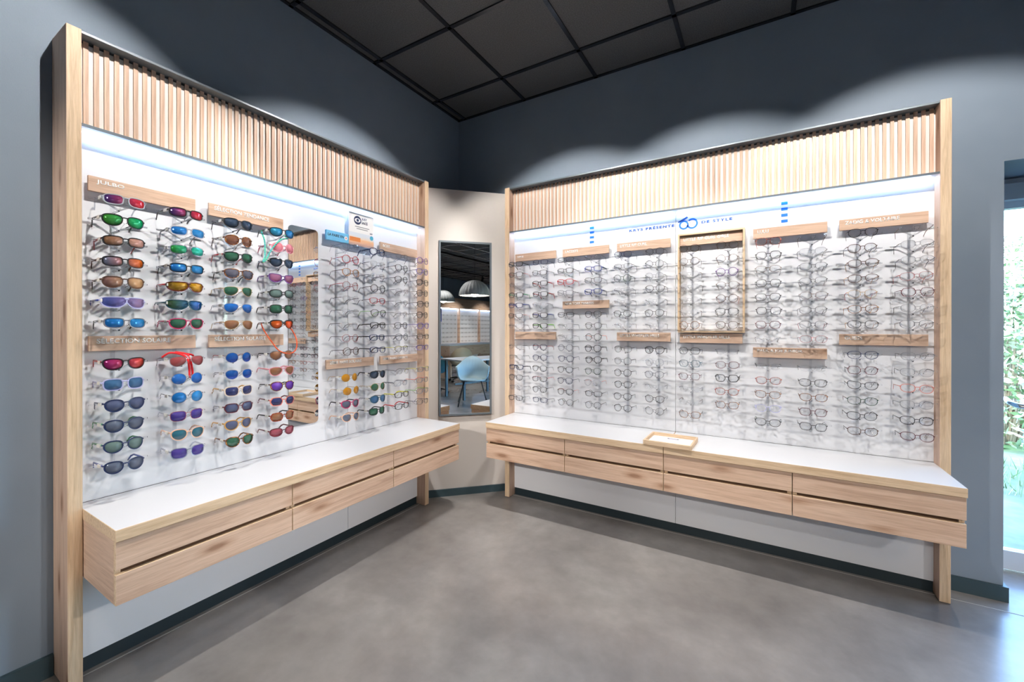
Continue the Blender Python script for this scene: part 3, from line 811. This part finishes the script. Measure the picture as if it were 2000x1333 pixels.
LCOL = [
 ('rect:ltgrey:mred:crystal way:black:mgreen:black rect:black:mbrown:rose rect:black:morange:brown way:brown:mgold:brown shield:lav:mviolet:blue rect:grey:mblue:black '
  'way:black:mmag:red square:lav:tsteel:lav panto:navy:tslate:navy panto:navy:tgrey:mint panto:navy:tsage:mint panto:navy:tgrey:blue', R_TOP),
 ('rect:black:mred:black rect:ltgrey:mblue:grey rect:crystal:mteal:crystal rect:black:mblue:black shield:burg:mamber:red shield:teal:msea:teal way:magenta:tgreen:magenta '
  'avi:silver:tbrick:silver round:silver:tblue:silver round:silver:mblue:steel square:rose:gpurple:crystal panto:peach:tteal:peach square:crystal:gpurple:crystal', R_TOP),
 ('way:black:tdark:black panto:tort:gbrown:brown way:black:tgreen:red way:tort:ggrey:black avi:gold:tgreen:gold avi:silver:tblue:silver avi:gold:tbrown:gold '
  'round:silver:gblue:rose panto-:ltgrey:gblue:steel square:beige:gnavy:honey hex:burg:tslate:silver panto:honey:tslate:honey panto:tort:tgreen:tort', R_TOP),
 ('way:black:mcyan:black round:pink:gpink:magenta club:black:tdark:black cat:purple:gmauve:purple oval:black:tsage:black square:black:tgreen:black club:black:mfire:black '
  'panto:crystal:tbrown:black avi:pink:tbrown:pink panto:tort:tpurple:black hex:coral:gnavy:burg hex:rtort:tbrown:black oval:burg:grose:burg', R_TOP),
 None,
 ('rimless:crystal::crystal round-:red::red panto-:amber::brown round-:rose::red rimless:crystal::steel rimless:crystal::steel rimless:beige::steel round-:rose::steel round-:brown::steel '
  'round:gold:tamber:gold round:gold:tamber:gold panto:magenta:tgrey:steel panto:peach:tgrey:peach', R_MID),
 ('panto:navy::navy rimless:crystal::steel rimless:crystal::steel round-:black::black rect-:red::black panto-:black::lime rect:black::black rect:navy::black rect:navy::black '
  'panto:black:tdark:black round:gold:tgreen:gold panto:teal:tsteel:silver square:black:tgreen:black', R_MID),
 ('rimless:crystal::ltgrey panto-:black::black panto-:black::black rimless:crystal::steel rimless:crystal::steel rimless:crystal::black panto-:black::black panto:grey::grey panto-:steel::yellow '
  'rimless:crystal::black rect:ltgrey::grey rect:black::yellow rect:black::red', R_MID),
 ('round-:purple::black panto-:violet::steel panto-:black::black panto-:black::black panto-:black::black panto-:black::black panto-:violet::violet rect-:black::black rect-:violet::black '
  'rect-:grey::yellow rect-:grey::orange rect-:grey::lime rect-:steel::navy', R_MID)]
RCOL = [
 ('rect:black::black rect-:black::red rimless:crystal::crystal rect:black::mint rect:navy::blue rect-:black::coral rimless:crystal::steel '
  'rimless:crystal::steel rimless:silver::green rect:navy::black panto-:black::black rimless:crystal::grey rect-:black::black', R_TOP),
 ('rect-:navy::navy rect-:black::black rect:black::red rect:black::red rimless:crystal::steel rect:black::blue rect:black::lime '
  'panto-:navy::red panto-:navy::navy panto-:black::black rect-:black::red panto-:black::black rect-:navy::black', R_TOP),
 ('rect-:black::black rect-:black::black rect:red::red rect-:grey::steel rect-:black::steel rimless:crystal::steel rimless:crystal::steel '
  'round-:grey::steel panto-:navy::navy panto-:black::black panto-:navy::black panto-:black::coral round:steel::black', R_YAN),
 ('rimless:crystal::steel rect:blue::navy rect-:black::black rect:blue::navy panto-:black::steel panto-:black::black round-:black::orange '
  'panto:black::black panto:black::black panto-:green::black panto-:ltgrey::coral rect-:black::black round:steel::black', R_YAN),
 ('panto-:navy::black rect-:steel::black round-:green::black rimless:crystal::steel rimless:crystal::steel panto-:black::black rimless:crystal::steel '
  'panto-:steel::steel round-:steel::steel round-:black::black panto-:black::black panto-:black::black panto-:black::black', R_TOP),
 ('round:steel::black round:steel::black round:silver::steel panto-:black::black rimless:crystal::black panto-:black::black rimless:crystal::steel '
  'panto:black::black round-:ltgrey::grey panto-:grey::grey rimless:crystal::black panto-:black::black round:steel::black', R_TOP),
 ('round:bronze::brown round:bronze::brown rimless:silver::bronze rimless:silver::bronze rimless:silver::bronze rimless:crystal::bronze round-:tort::brown '
  'hex-:black::black hex-:teal::teal hex-:burg::black rimless:crystal::silver rimless:silver::brown hex-:tort::black', R_TOP),
 ('round:bronze::brown round:bronze::brown round-:purple::brown panto:bronze::brown round-:brown::coral square-:black::brown panto-:brown::brown '
  'rimless:crystal::steel oval-:burg::black hex:black::black oval-:rtort::rose hex-:tort::brown', R_TOP[:12]),
 ('square-:rtort::red hex-:black::black oval:bronze::brown hex-:black::black hex-:black::brown hex-:black::black hex-:burg::burg rimless:silver::brown '
  'rimless:crystal::steel oval-:rtort::red oval-:tort::tort oval-:lav::lav oval-:black::green', R_PJ),
 ('rimless:silver::brown oval:silver::steel oval:steel::steel oval:steel::brown oval:bronze::black oval:steel::steel oval:steel::red oval:rose::burg '
  'rimless:crystal::black oval-:black::black oval-:tort::tort hex-:burg::burg hex-:black::black', R_PJ),
 ('panto-:black::brown panto-:brown::steel oval-:brown::honey oval-:brown::amber panto:gold::red oval-:tort::amber oval-:black::amber '
  'oval-:navy::black hex-:burg::black cat-:black::black oval-:green::tort oval-:black::black oval-:brown::black', R_TOP),
 ('rimless:silver::bronze oval:silver::black oval:silver::black oval-:rose::coral hex-:burg::burg oval:silver::black oval:steel::bronze '
  'oval:silver::black oval:silver::black oval-:coral::coral oval:silver::silver oval-:black::black oval-:burg::black', R_TOP)]
EYE = {}
def fill(F, cols, base, pitch, side):
    n = 0
    for i, c in enumerate(cols):
        if c is None: continue
        specs, rows = c; specs = specs.split(); u = base+pitch*i
        assert len(specs) == len(rows), (side, i, len(specs), len(rows))
        rod(F, u, rows, 'clear acrylic rod with spectacle arms, %s column of the %s wall display' % (ORD[n], side))
        for r_, (sp_, k) in enumerate(zip(specs, rows)):
            sh, fc, lc, tc = (sp_.split(':')+['', '', ''])[:4]
            kind = 'sunglasses' if lc else 'spectacles'
            d = '%s %s %s' % (fword(fc), SHAPES[sh.rstrip('-')][-1], kind)
            if lc: d += ' with %s lenses' % LENS[lc][-1]
            elif tc and tc != fc: d += ' with %s temples' % fword(tc).replace(' wire', '')
            lab = '%s, %s row, %s column, %s display' % (d, ORD[r_], ORD[n], side)
            EYE[(side, i, k)] = place_eyewear(F, u, ROWZ[k], sp_, lab, 'eyewear on the %s wall display' % side)
        n += 1
fill(FL, LCOL, -2.328, .2024, 'left')
fill(FR, RCOL, .720, .2016, 'right')

# neck cords hanging from three pairs on the left wall
def stripes(name, c1, c2, sc):
    m, t, p = newmat(name)
    wv = t.nodes.new('ShaderNodeTexWave'); wv.inputs['Scale'].default_value = sc; wv.bands_direction = 'Z'
    t.links.new(coords(t), wv.inputs['Vector'])
    r = ramp(t, [(.0, c1), (.62, c1), (.66, c2)]); t.links.new(wv.outputs[0], r.inputs[0]); t.links.new(r.outputs[0], p.inputs['Base Color'])
    p.inputs['Roughness'].default_value = .8; return m
def spline(pts, n=10):
    P = [Vector(p) for p in pts]; P = [2*P[0]-P[1]]+P+[2*P[-1]-P[-2]]; out = []
    for i in range(1, len(P)-2):
        for k in range(n):
            t = k/n; a, b_, c, d = P[i-1], P[i], P[i+1], P[i+2]
            out.append(.5*((2*b_)+(c-a)*t+(2*a-5*b_+4*c-d)*t*t+(3*b_-a-3*c+d)*t**3))
    out.append(P[-2]); return out
def cord(F, pts, r, mat, label):
    q = MB(); q.tube([F.P(*p) for p in spline(pts)], r, 8)
    return meta(q.build('eyewear_cord', mat, smooth=True), label, 'cord', 'neck cords on sunglasses')
u4 = -2.328+.2024*3; u2 = -2.328+.2024
cord(FL, [(u4-.060, .150, 1.795), (u4-.066, .19, 1.74), (u4-.092, .24, 1.66), (u4-.112, .262, 1.628), (u4-.100, .266, 1.640), (u4-.062, .25, 1.700), (u4-.015, .24, 1.752), (u4+.045, .20, 1.775), (u4+.058, .15, 1.795)], .0036, stripes('cord_green', srgb(96, 226, 130), srgb(40, 84, 190), 34), 'green and blue braided cord hanging from the top black sunglasses')
cord(FL, [(u4-.058, .14, 1.338), (u4-.070, .19, 1.30), (u4-.066, .25, 1.245), (u4-.045, .28, 1.200), (u4, .29, 1.184), (u4+.040, .28, 1.205), (u4+.060, .25, 1.255), (u4+.060, .20, 1.31), (u4+.056, .14, 1.335)], .0030, stripes('cord_orange', srgb(246, 104, 44), srgb(120, 34, 30), 46), 'orange speckled cord looping below the orange mirrored sunglasses')
cord(FL, [(u2-.056, .14, 1.188), (u2-.045, .18, 1.206), (u2-.015, .20, 1.200), (u2+.004, .215, 1.180), (u2+.010, .218, 1.140), (u2+.012, .218, 1.105), (u2+.022, .218, 1.105), (u2+.020, .214, 1.150), (u2+.010, .205, 1.196), (u2-.020, .17, 1.208), (u2+.04, .15, 1.195), (u2+.056, .14, 1.188)], .0040, simple('cord_red', srgb(238, 26, 34), .7), 'plain red cord draped over the brick red aviator sunglasses')

# ------------------------------------------------------------------ track lights
def spot_light(parent, loc, target, watts, size, blend, col, radius=.03):
    l = bpy.data.lights.new('beam', 'SPOT'); l.energy = watts; l.spot_size = size; l.spot_blend = blend
    l.color = col; l.shadow_soft_size = radius
    o = bpy.data.objects.new('beam', l); COL.objects.link(o)
    o.location = loc; o.rotation_euler = (Vector(target)-Vector(loc)).to_track_quat('-Z', 'Y').to_euler()
    if parent is not None:
        o.parent = parent; o.matrix_parent_inverse = Matrix.Translation(Vector(parent.location)).inverted()
    return o
def head_mesh():
    q = MB(); q.lathe([(0, .075), (.036, .075), (.038, .07), (.038, -.07), (.034, -.075), (.030, -.06), (0, -.055)], 16)
    return q.mesh('lamp_head', M_BLACK, smooth=False)
HEAD = head_mesh()
LENSD = MB(); LENSD.lathe([(0, -.058), (.030, -.0605)], 16)
M_LAMPGLOW = simple('lamp_glow', (1, 1, 1, 1), .4, emit=(1, .93, .82, 1), es=8.0)
GLOW = LENSD.mesh('lamp_lens', M_LAMPGLOW)
STEM = MB(); STEM.box((-.02, -.02, .02), (.02, .02, .12)); STEMM = STEM.mesh('stem', M_BLACK)
def track(p0, p1, label):
    d = Vector(p1)-Vector(p0); q = MB()
    w = .018
    lo = (min(p0[0], p1[0])-(w if abs(d.x) < .01 else 0), min(p0[1], p1[1])-(w if abs(d.y) < .01 else 0), HC-.034)
    hi = (max(p0[0], p1[0])+(w if abs(d.x) < .01 else 0), max(p0[1], p1[1])+(w if abs(d.y) < .01 else 0), HC-.004)
    o = bev_box('light_track', lo, hi, M_BLACK, r=.001); return meta(o, label, 'light track', 'ceiling light tracks')
def lamp(loc, target, watts, label, size=83, blend=.35, col=(1.0, .96, .915), group='track spotlights', radius=.03):
    root = empty('track_spotlight', loc, 0, label, 'spotlight', group)
    v = (Vector(target)-Vector(loc)).normalized()
    h = link(bpy.data.objects.new('lamp_head', HEAD), root); h.rotation_euler = v.to_track_quat('-Z', 'Y').to_euler()
    g = link(bpy.data.objects.new('lamp_lens', GLOW), root); g.rotation_euler = h.rotation_euler
    s = link(bpy.data.objects.new('stem', STEMM), root)
    spot_light(root, Vector(loc)+v*.078, target, watts, math.radians(size), blend, col, radius)
LZ, LD = 3.0, 1.30
track((LD, -1.16, 0), (LD, -4.4, 0), 'black ceiling track running parallel to the left wall')
track((1.0, -LD, 0), (4.2, -LD, 0), 'black ceiling track running parallel to the right wall')
for y, ty, nm in ((-2.26, -2.75, 'nearest the tall left post'), (-1.26, -1.19, 'at the corner end of left track')):
    lamp((LD, y, LZ), (.10, ty, 1.42), SPOT_W, 'black track spotlight aimed at left display, '+nm, radius=.013)
for x, tx, nm in ((1.13, 1.07, 'at the corner end of right track'), (1.93, 2.0, 'in the middle of right track'), (2.90, 3.0, 'at the window end of right track')):
    lamp((x, -LD, LZ), (tx, -.10, 1.42), SPOT_W, 'black track spotlight aimed at right display, '+nm, radius=.013)

# shop behind the camera, seen in the corner mirror
track((4.0, -4.83, 0), (9.5, -4.83, 0), 'black ceiling track over the fitting table')
track((4.2, -6.5, 0), (12.2, -6.5, 0), 'black ceiling track in front of the far display')
for x, y, tx, ty, nm in ((5.2, -4.83, 4.4, -3.2, 'over the fitting table'), (7.4, -4.83, 7.0, -3.0, 'at right of the near track in the mirror'), (6.3, -6.5, 6.3, -7.7, 'at left of far track in the mirror'), (9.4, -6.5, 9.4, -7.8, 'in front of the far display'), (11.2, -6.5, 11.2, -7.8, 'at far end of the back track')):
    lamp((x, y, LZ), (tx, ty, .4), ROOM_W, 'black track spotlight '+nm, 80, .6, group='spotlights seen in the mirror')
track((1.3, -3.3, 0), (4.0, -3.3, 0), 'added black ceiling track for the fill spots above the camera')  # track and its spots are added to brighten the floor and its bounce
for x, tx, ty, wt, sz, nm in ((1.75, 1.35, -1.9, .3, 60, 'nearest the left wall'), (2.55, 1.55, -1.75, .55, 44, 'in the middle'), (3.4, 2.9, -1.9, .3, 60, 'nearest the window')):
    lamp((x, -3.3, LZ), (tx, ty, 0), FLOOR_FILL_W*wt, 'added black fill spotlight turned to the open floor, '+nm, sz, .9, group='added fill spotlights over the open floor')

track((6.4, -.6, 0), (6.4, -4.0, 0), 'added black ceiling track for fill spots beyond the fitting table')  # both tracks and their spots are added as fill on the displays
track((.6, -6.5, 0), (4.0, -6.5, 0), 'added black ceiling track for fill spots across the back of the shop')
for p, t_, nm in (((6.4, -1.0, LZ), (.3, -1.0, .25), 'to the corner end of the left display'), ((6.4, -1.9, LZ), (.3, -2.1, .25), 'to the near end of the left display'),
                  ((1.3, -6.5, LZ), (1.2, -.3, .25), 'to the corner end of the right display'), ((2.9, -6.5, LZ), (2.7, -.3, .25), 'to the window end of the right display'), ((.85, -6.5, LZ), (.2, -2.3, 1.1), 'to the tall left post')):
    lamp(p, t_, FRONT_FILL_W*(2.0 if 'post' in nm else 1.0), 'added distant black fill spotlight turned '+nm, 27, .8, radius=.06, group='added distant fill spotlights turned to the displays')

# ------------------------------------------------------------------ glazed door and outdoors
DY = .385
door = empty('door_1', (OPX0, DY, 0), 0, kind='structure')
M_DOORF = simple('door_frame_white', srgb(214, 222, 230), .4)
def dbox(nm, x0, x1, z0, z1, y0=-.02, y1=.03, mat=M_DOORF): 
    q = MB(); q.box((x0-OPX0, y0, z0), (x1-OPX0, y1, z1)); return q.build(nm, mat, door)
dbox('bottom_rail', OPX0, OPX1, .012, .112); dbox('top_rail', OPX0, OPX1, 1.955, 2.0); dbox('transom', OPX0, OPX1, 2.03, OPZ)
dbox('door_closer', OPX0+.08, OPX0+.62, 1.99, 2.075, -.075, -.02, simple('closer_grey', srgb(196, 204, 212), .4))
dbox('stile', OPX0, OPX0+.055, .012, OPZ); dbox('stile', OPX1-.055, OPX1, .012, OPZ); dbox('stile', OPX0+1.02, OPX0+1.10, .012, OPZ)
dbox('pane', OPX0+.055, OPX0+1.02, .112, 1.955, 0, .008, M_GLASS); dbox('pane', OPX0+1.10, OPX1-.055, .112, 1.955, 0, .008, M_GLASS)
dbox('pane', OPX0+.055, OPX1-.055, 2.0, 2.03, 0, .008, M_GLASS)
q = MB(); q.tube(spline([(.13, -.02, .93), (.13, -.10, .915), (.19, -.125, .905), (.5, -.125, .905), (.8, -.125, .905), (.86, -.10, .915), (.86, -.02, .93)], 6), .013, 10); q.build('pull_bar', M_CHROME, door, smooth=True)

def ground_mat():
    m, t, p = newmat('yard_ground'); v = coords(t)
    n1 = noise(t, v, .8, 5); n2 = noise(t, v, 12, 5)
    r = ramp(t, [(.40, srgb(140, 132, 120)), (.52, srgb(112, 116, 84)), (.62, srgb(78, 108, 52))])
    t.links.new(n1, r.inputs[0]); r2 = ramp(t, [(.3, (.7, .7, .7, 1)), (.7, (.98, .98, .98, 1))]); t.links.new(n2, r2.inputs[0])
    t.links.new(mixc(t, .8, r.outputs[0], r2.outputs[0], 'MULTIPLY'), p.inputs['Base Color']); p.inputs['Roughness'].default_value = .9
    return m
b = MB(); b.box((-15, .42, -.2), (40, 50, -.03)); meta(b.build('yard_ground', ground_mat()), kind='structure')
def leafmat(n, c):
    m, t, p = newmat(n); p.inputs['Base Color'].default_value = c; p.inputs['Roughness'].default_value = .55
    p.inputs['Transmission Weight'].default_value = 0.0; return m
ML = [leafmat('leaf_%d' % i, srgb(*c)) for i, c in enumerate(((112, 136, 88), (158, 172, 128), (196, 198, 176), (92, 116, 78)))]
M_TWIG = simple('twig_bark', srgb(150, 132, 108), .8)
def shrub(x, y, h, w, nleaf, label, mats=ML, twig=26):
    root = empty('garden_shrub', (x, y, -.03), 0, label, 'shrub', 'shrubs outside the glass door')
    lf = MB()
    for _ in range(nleaf):
        a = random.uniform(0, 2*PI); zz = h*random.random()**.8; rr = w*math.sqrt(random.random())*(1.0-.45*(zz/h)**2)
        c = Vector((rr*math.cos(a), rr*math.sin(a), zz)); d1 = Vector((random.gauss(0, 1), random.gauss(0, 1), random.gauss(0, .7))).normalized()
        d2 = d1.cross(Vector((random.gauss(0, 1), random.gauss(0, 1), random.gauss(0, 1)))).normalized(); s = random.uniform(.035, .07)
        lf.poly([c-d1*s, c+d2*s*.38, c+d1*s, c-d2*s*.38], random.randrange(len(mats)))
    meta(lf.build('foliage', mats, root, fix=False), kind='stuff')
    tw = MB()
    for _ in range(twig):
        a = random.uniform(0, 2*PI); rr = w*random.random()*.9; l = h*random.uniform(.6, 1.1)
        tw.tube([(rr*.2*math.cos(a), rr*.2*math.sin(a), 0), (rr*.7*math.cos(a), rr*.7*math.sin(a), l*.55), (rr*1.2*math.cos(a+.3), rr*1.2*math.sin(a+.3), l)], [.014, .009, .004], 5)
    meta(tw.build('twigs', M_TWIG, root), kind='stuff')
shrub(4.75, 4.2, 1.9, .55, 2600, 'leafy shrub nearest the glass door')
shrub(6.0, 5.2, 2.4, .8, 2600, 'tall pale shrub behind the nearest one, outside')
shrub(6.2, 8.2, 3.0, .9, 2600, 'high bush at the back of the yard')
shrub(8.9, 9.6, 3.2, 1.0, 2200, 'broad bush at the right of the yard')
shrub(4.2, 6.6, 2.6, .75, 1800, 'bush at the left of the yard behind the wall end')
shrub(11.4, 7.4, 2.6, 1.1, 1500, 'low bush furthest along the yard')
gr = MB()
for _ in range(5200):
    x, y = random.uniform(3.4, 7.5), random.uniform(1.9, 7.5)
    if (math.sin(x*2.1)+math.sin(y*1.7+x)) < -.1: continue
    h = random.uniform(.04, .16); a = random.uniform(0, PI); dx, dy = math.cos(a)*.006, math.sin(a)*.006; lx, ly = random.gauss(0, .03), random.gauss(0, .03)
    gr.poly([(x-dx, y-dy, -.03), (x+dx, y+dy, -.03), (x+lx, y+ly, -.03+h)], random.randrange(2))
meta(gr.build('yard_grass', ML[:2], fix=False), 'loose green grass growing in the yard outside', 'grass', kind='stuff')

# ------------------------------------------------------------------ furniture seen in the corner mirror
M_PALE = simple('pale_blue_shell', srgb(176, 200, 208), .45)
M_TEAL = simple('teal_fabric', srgb(44, 102, 124), .7)
M_SAND = simple('sand_shell', srgb(186, 168, 142), .6)
def shell_chair(loc, rz, mat, arms, label, swivel=False, name='armchair'):
    root = empty(name, loc, rz, label, 'chair')
    q = MB(); n = 20; prof = []
    # bucket: rows of (height, half width, front y, back y), open to the front (-y)
    rings = [(.43, .17, .17), (.44, .23, .22), (.50, .27, .25), (.58, .285, .262), (.66, .295, .27)]
    i0 = len(q.v)
    for z, rx, ry in rings:
        for j in range(n+1):
            a = -PI*.12 + PI*1.24*j/n
            zz = z
            if z > .6:
                back = max(0, math.sin(a)); zz = z+(.17*back**3 if arms else .20*back)
                if not arms: zz -= .12*(1-max(0, math.sin(a)))
            q.v.append((rx*math.cos(a), ry*math.sin(a), zz))
    for k in range(len(rings)-1):
        for j in range(n): q.f.append((i0+k*(n+1)+j, i0+k*(n+1)+j+1, i0+(k+1)*(n+1)+j+1, i0+(k+1)*(n+1)+j)); q.m.append(0)
    o = q.build('shell', mat, root, smooth=True)
    md = o.modifiers.new('thick', 'SOLIDIFY'); md.thickness = .016
    s = MB(); s.poly([(.23*math.cos(2*PI*k/24), .02+.22*math.sin(2*PI*k/24), .445) for k in range(24)]); s.poly([(.22*math.cos(2*PI*k/24), .02+.21*math.sin(2*PI*k/24), .425) for k in range(24)])
    for k in range(24):
        a, c = 2*PI*k/24, 2*PI*(k+1)/24
        s.poly([(.23*math.cos(a), .02+.22*math.sin(a), .445), (.23*math.cos(c), .02+.22*math.sin(c), .445), (.22*math.cos(c), .02+.21*math.sin(c), .425), (.22*math.cos(a), .02+.21*math.sin(a), .425)])
    s.build('seat', mat, root)
    if not swivel:
        for sx in (-1, 1):
            l = MB(); l.tube([(sx*.14, -.14, .425), (sx*.25, -.22, .012), (sx*.25, .22, .012), (sx*.14, .16, .425)], .007, 8); l.build('sled_leg', M_BLACK, root)
        l = MB(); l.tube([(-.14, -.14, .42), (.14, -.14, .42)], .007, 8); l.tube([(-.14, .16, .42), (.14, .16, .42)], .007, 8); l.build('cross_bar', M_BLACK, root)
    else:
        l = MB(); l.tube([(0, 0, .43), (0, 0, .09)], .025, 12); l.build('column', M_BLACK, root)
        for k in range(5):
            a = 2*PI*k/5; l = MB(); l.tube([(0, 0, .11), (.16*math.cos(a), .16*math.sin(a), .10), (.29*math.cos(a), .29*math.sin(a), .075)], [.02, .016, .012], 8); l.build('base_arm', M_BLACK, root)
            w = MB(); c = Vector((.29*math.cos(a), .29*math.sin(a), .03)); t_ = Vector((-math.sin(a), math.cos(a), 0))*.02
            w.tube([c-t_, c+t_], .03, 12); w.build('castor', M_BLACK, root)
    return root
shell_chair((3.50, -2.58, 0), math.radians(-128), M_PALE, True, 'pale blue shell armchair on black sled legs, reflected in corner mirror')
shell_chair((4.12, -4.02, 0), math.radians(60), M_TEAL, False, 'teal swivel chair on castors, reflected at left of corner mirror', True, 'swivel_chair')
shell_chair((5.95, -4.75, 0), math.radians(40), M_SAND, False, 'sand coloured swivel chair, reflected behind the fitting table', True, 'swivel_chair')
tb = empty('fitting_table', (4.36, -3.12, 0), math.radians(18), 'white topped fitting table reflected in corner mirror', 'table')
q = MB(); q.box((-.62, -.40, .715), (.62, .40, .74)); q.build('table_top', M_TOP, tb)
for sx, sy in ((-1, -1), (1, -1), (-1, 1), (1, 1)):
    q = MB(); q.box((sx*.50-.02, sy*.30-.02, 0), (sx*.50+.02, sy*.30+.02, .715)); q.build('leg', simple('table_leg_teal', srgb(74, 96, 108), .5), tb)
q = MB(); q.box((-.5, -.012, .25), (.5, .012, .28)); q.build('stretcher', MATS['table_leg_teal'], tb)
def pendant(x, y, zb, label):
    root = empty('pendant_lamp', (x, y, zb), 0, label, 'pendant lamp', 'ribbed grey pendant lamps')
    q = MB(); n = 72; R0 = .255
    for k in range(13):
        t = k/12; ang = t*PI/2*.97
        for j in range(n):
            a = 2*PI*j/n; rr = (R0*math.cos(ang)+.012)*(1+.05*math.cos(24*a))
            q.v.append((rr*math.cos(a), rr*math.sin(a), .275*math.sin(ang)))
    for k in range(12):
        for j in range(n): q.f.append((k*n+j, k*n+(j+1) % n, (k+1)*n+(j+1) % n, (k+1)*n+j)); q.m.append(0)
    o = q.build('shade', simple('grey_felt', srgb(158, 160, 162), .9), root, smooth=True)
    q = MB(); q.tube([(0, 0, .27), (0, 0, HC-zb)], .003, 6); q.build('cable', M_BLACK, root)
    q = MB(); q.lathe([(0, .10), (.05, .11), (.06, .15), (.03, .20), (0, .21)], 20); q.build('bulb_globe', simple('pendant_glow', (1, 1, 1, 1), .5, emit=(1, .88, .70, 1), es=4.0), root, smooth=True)
    l = bpy.data.lights.new('bulb', 'POINT'); l.energy = PENDANT_W; l.color = (1, .88, .74); l.shadow_soft_size = .08
    bo = bpy.data.objects.new('bulb', l); COL.objects.link(bo); bo.parent = root; bo.location = (0, 0, .06)
pendant(3.72, -2.70, 1.90, 'ribbed grey dome pendant lamp, larger one in corner mirror')
pendant(5.35, -4.80, 1.95, 'ribbed grey dome pendant lamp, partly hidden at left of corner mirror')
# far display wall and counter
def far_unit(x0, x1):
    root = empty('display_unit', ((x0+x1)/2, YB+.1, 0), 0, 'far oak display wall reflected in the corner mirror', 'display unit', 'wall display units')
    inv = Matrix.Translation(Vector(root.location)).inverted()
    def put(o): o.parent = root; o.matrix_parent_inverse = inv; return o
    put(bev_box('back_panel', (x0, YB+.002, .1), (x1, YB+.09, 2.05), M_WHITE, r=0))
    put(bev_box('header_board', (x0, YB+.002, 2.05), (x1, YB+.20, 2.42), wood_face['x'], r=0))
    put(bev_box('light_strip', (x0, YB+.09, 2.02), (x1, YB+.11, 2.045), M_LED, r=0))
    n = int((x1-x0)/1.2)+1
    for k in range(n): put(bev_box('post', (x0+k*(x1-x0)/(n-1)-.03, YB+.002, 0), (x0+k*(x1-x0)/(n-1)+.03, YB+.17, 2.42), wood_face['z'], r=0))
    put(bev_box('bench', (x0, YB+.002, .40), (x1, YB+.5, .65), wood_face['x'], r=0))
far_unit(6.0, 12.4)
spare = eyewear_meshes('oval', False, 'black', 'clr', 'black')[0]
sv = [v.co.copy() for v in spare.vertices]; sf = [tuple(p.vertices) for p in spare.polygons]
q = MB()
for cxi in range(28):
    for k in range(0, 14, 2):
        i0 = len(q.v); u = 6.3+cxi*.215
        q.v += [(u-c.x*1.15, YB+.22-c.y, ROWZ[k]+c.z*1.15) for c in sv]
        q.f += [tuple(i0+a for a in f) for f in sf]; q.m += [0]*len(sf)
meta(q.build('spectacles', fmat('black'), fix=False), 'rows of tiny dark spectacles on the far display in the corner mirror', 'spectacles', kind='stuff')
ct = empty('service_counter', (7.3, -5.6, 0), 0, 'oak service counter with white top, reflected in corner mirror', 'counter')
q = MB(); q.box((-1.1, -.3, .86), (1.1, .3, .90)); q.build('counter_top', M_TOP, ct)
q = MB(); q.box((-1.08, -.28, .58), (1.08, .28, .86)); q.build('drawer_box', wood_face['x'], ct)
for sx in (-1, 1):
    q = MB(); q.box((sx*1.0-.03, -.26, 0), (sx*1.0+.03, .26, .58)); q.build('leg', wood_face['z'], ct)
bl = empty('blue_banner', (8.1, YB+.6, 0), 0, 'upright blue and white banner reflected in the corner mirror', 'banner')
q = MB(); q.box((-.22, -.01, .3), (.22, .01, 2.0)); q.build('banner_sheet', simple('banner_white', srgb(210, 214, 234), .6), bl)
q = MB(); q.box((-.22, -.014, 1.55), (.22, -.010, 2.0)); q.box((-.22, .010, 1.55), (.22, .014, 2.0)); q.build('banner_head', simple('banner_blue', srgb(40, 80, 190), .6), bl)
q = MB(); q.box((-.25, -.12, 0), (.25, .12, .02)); q.box((-.02, -.02, .02), (.02, .02, .3)); q.build('banner_foot', M_BLACK, bl)
# the far end is a closed wall, without glazing
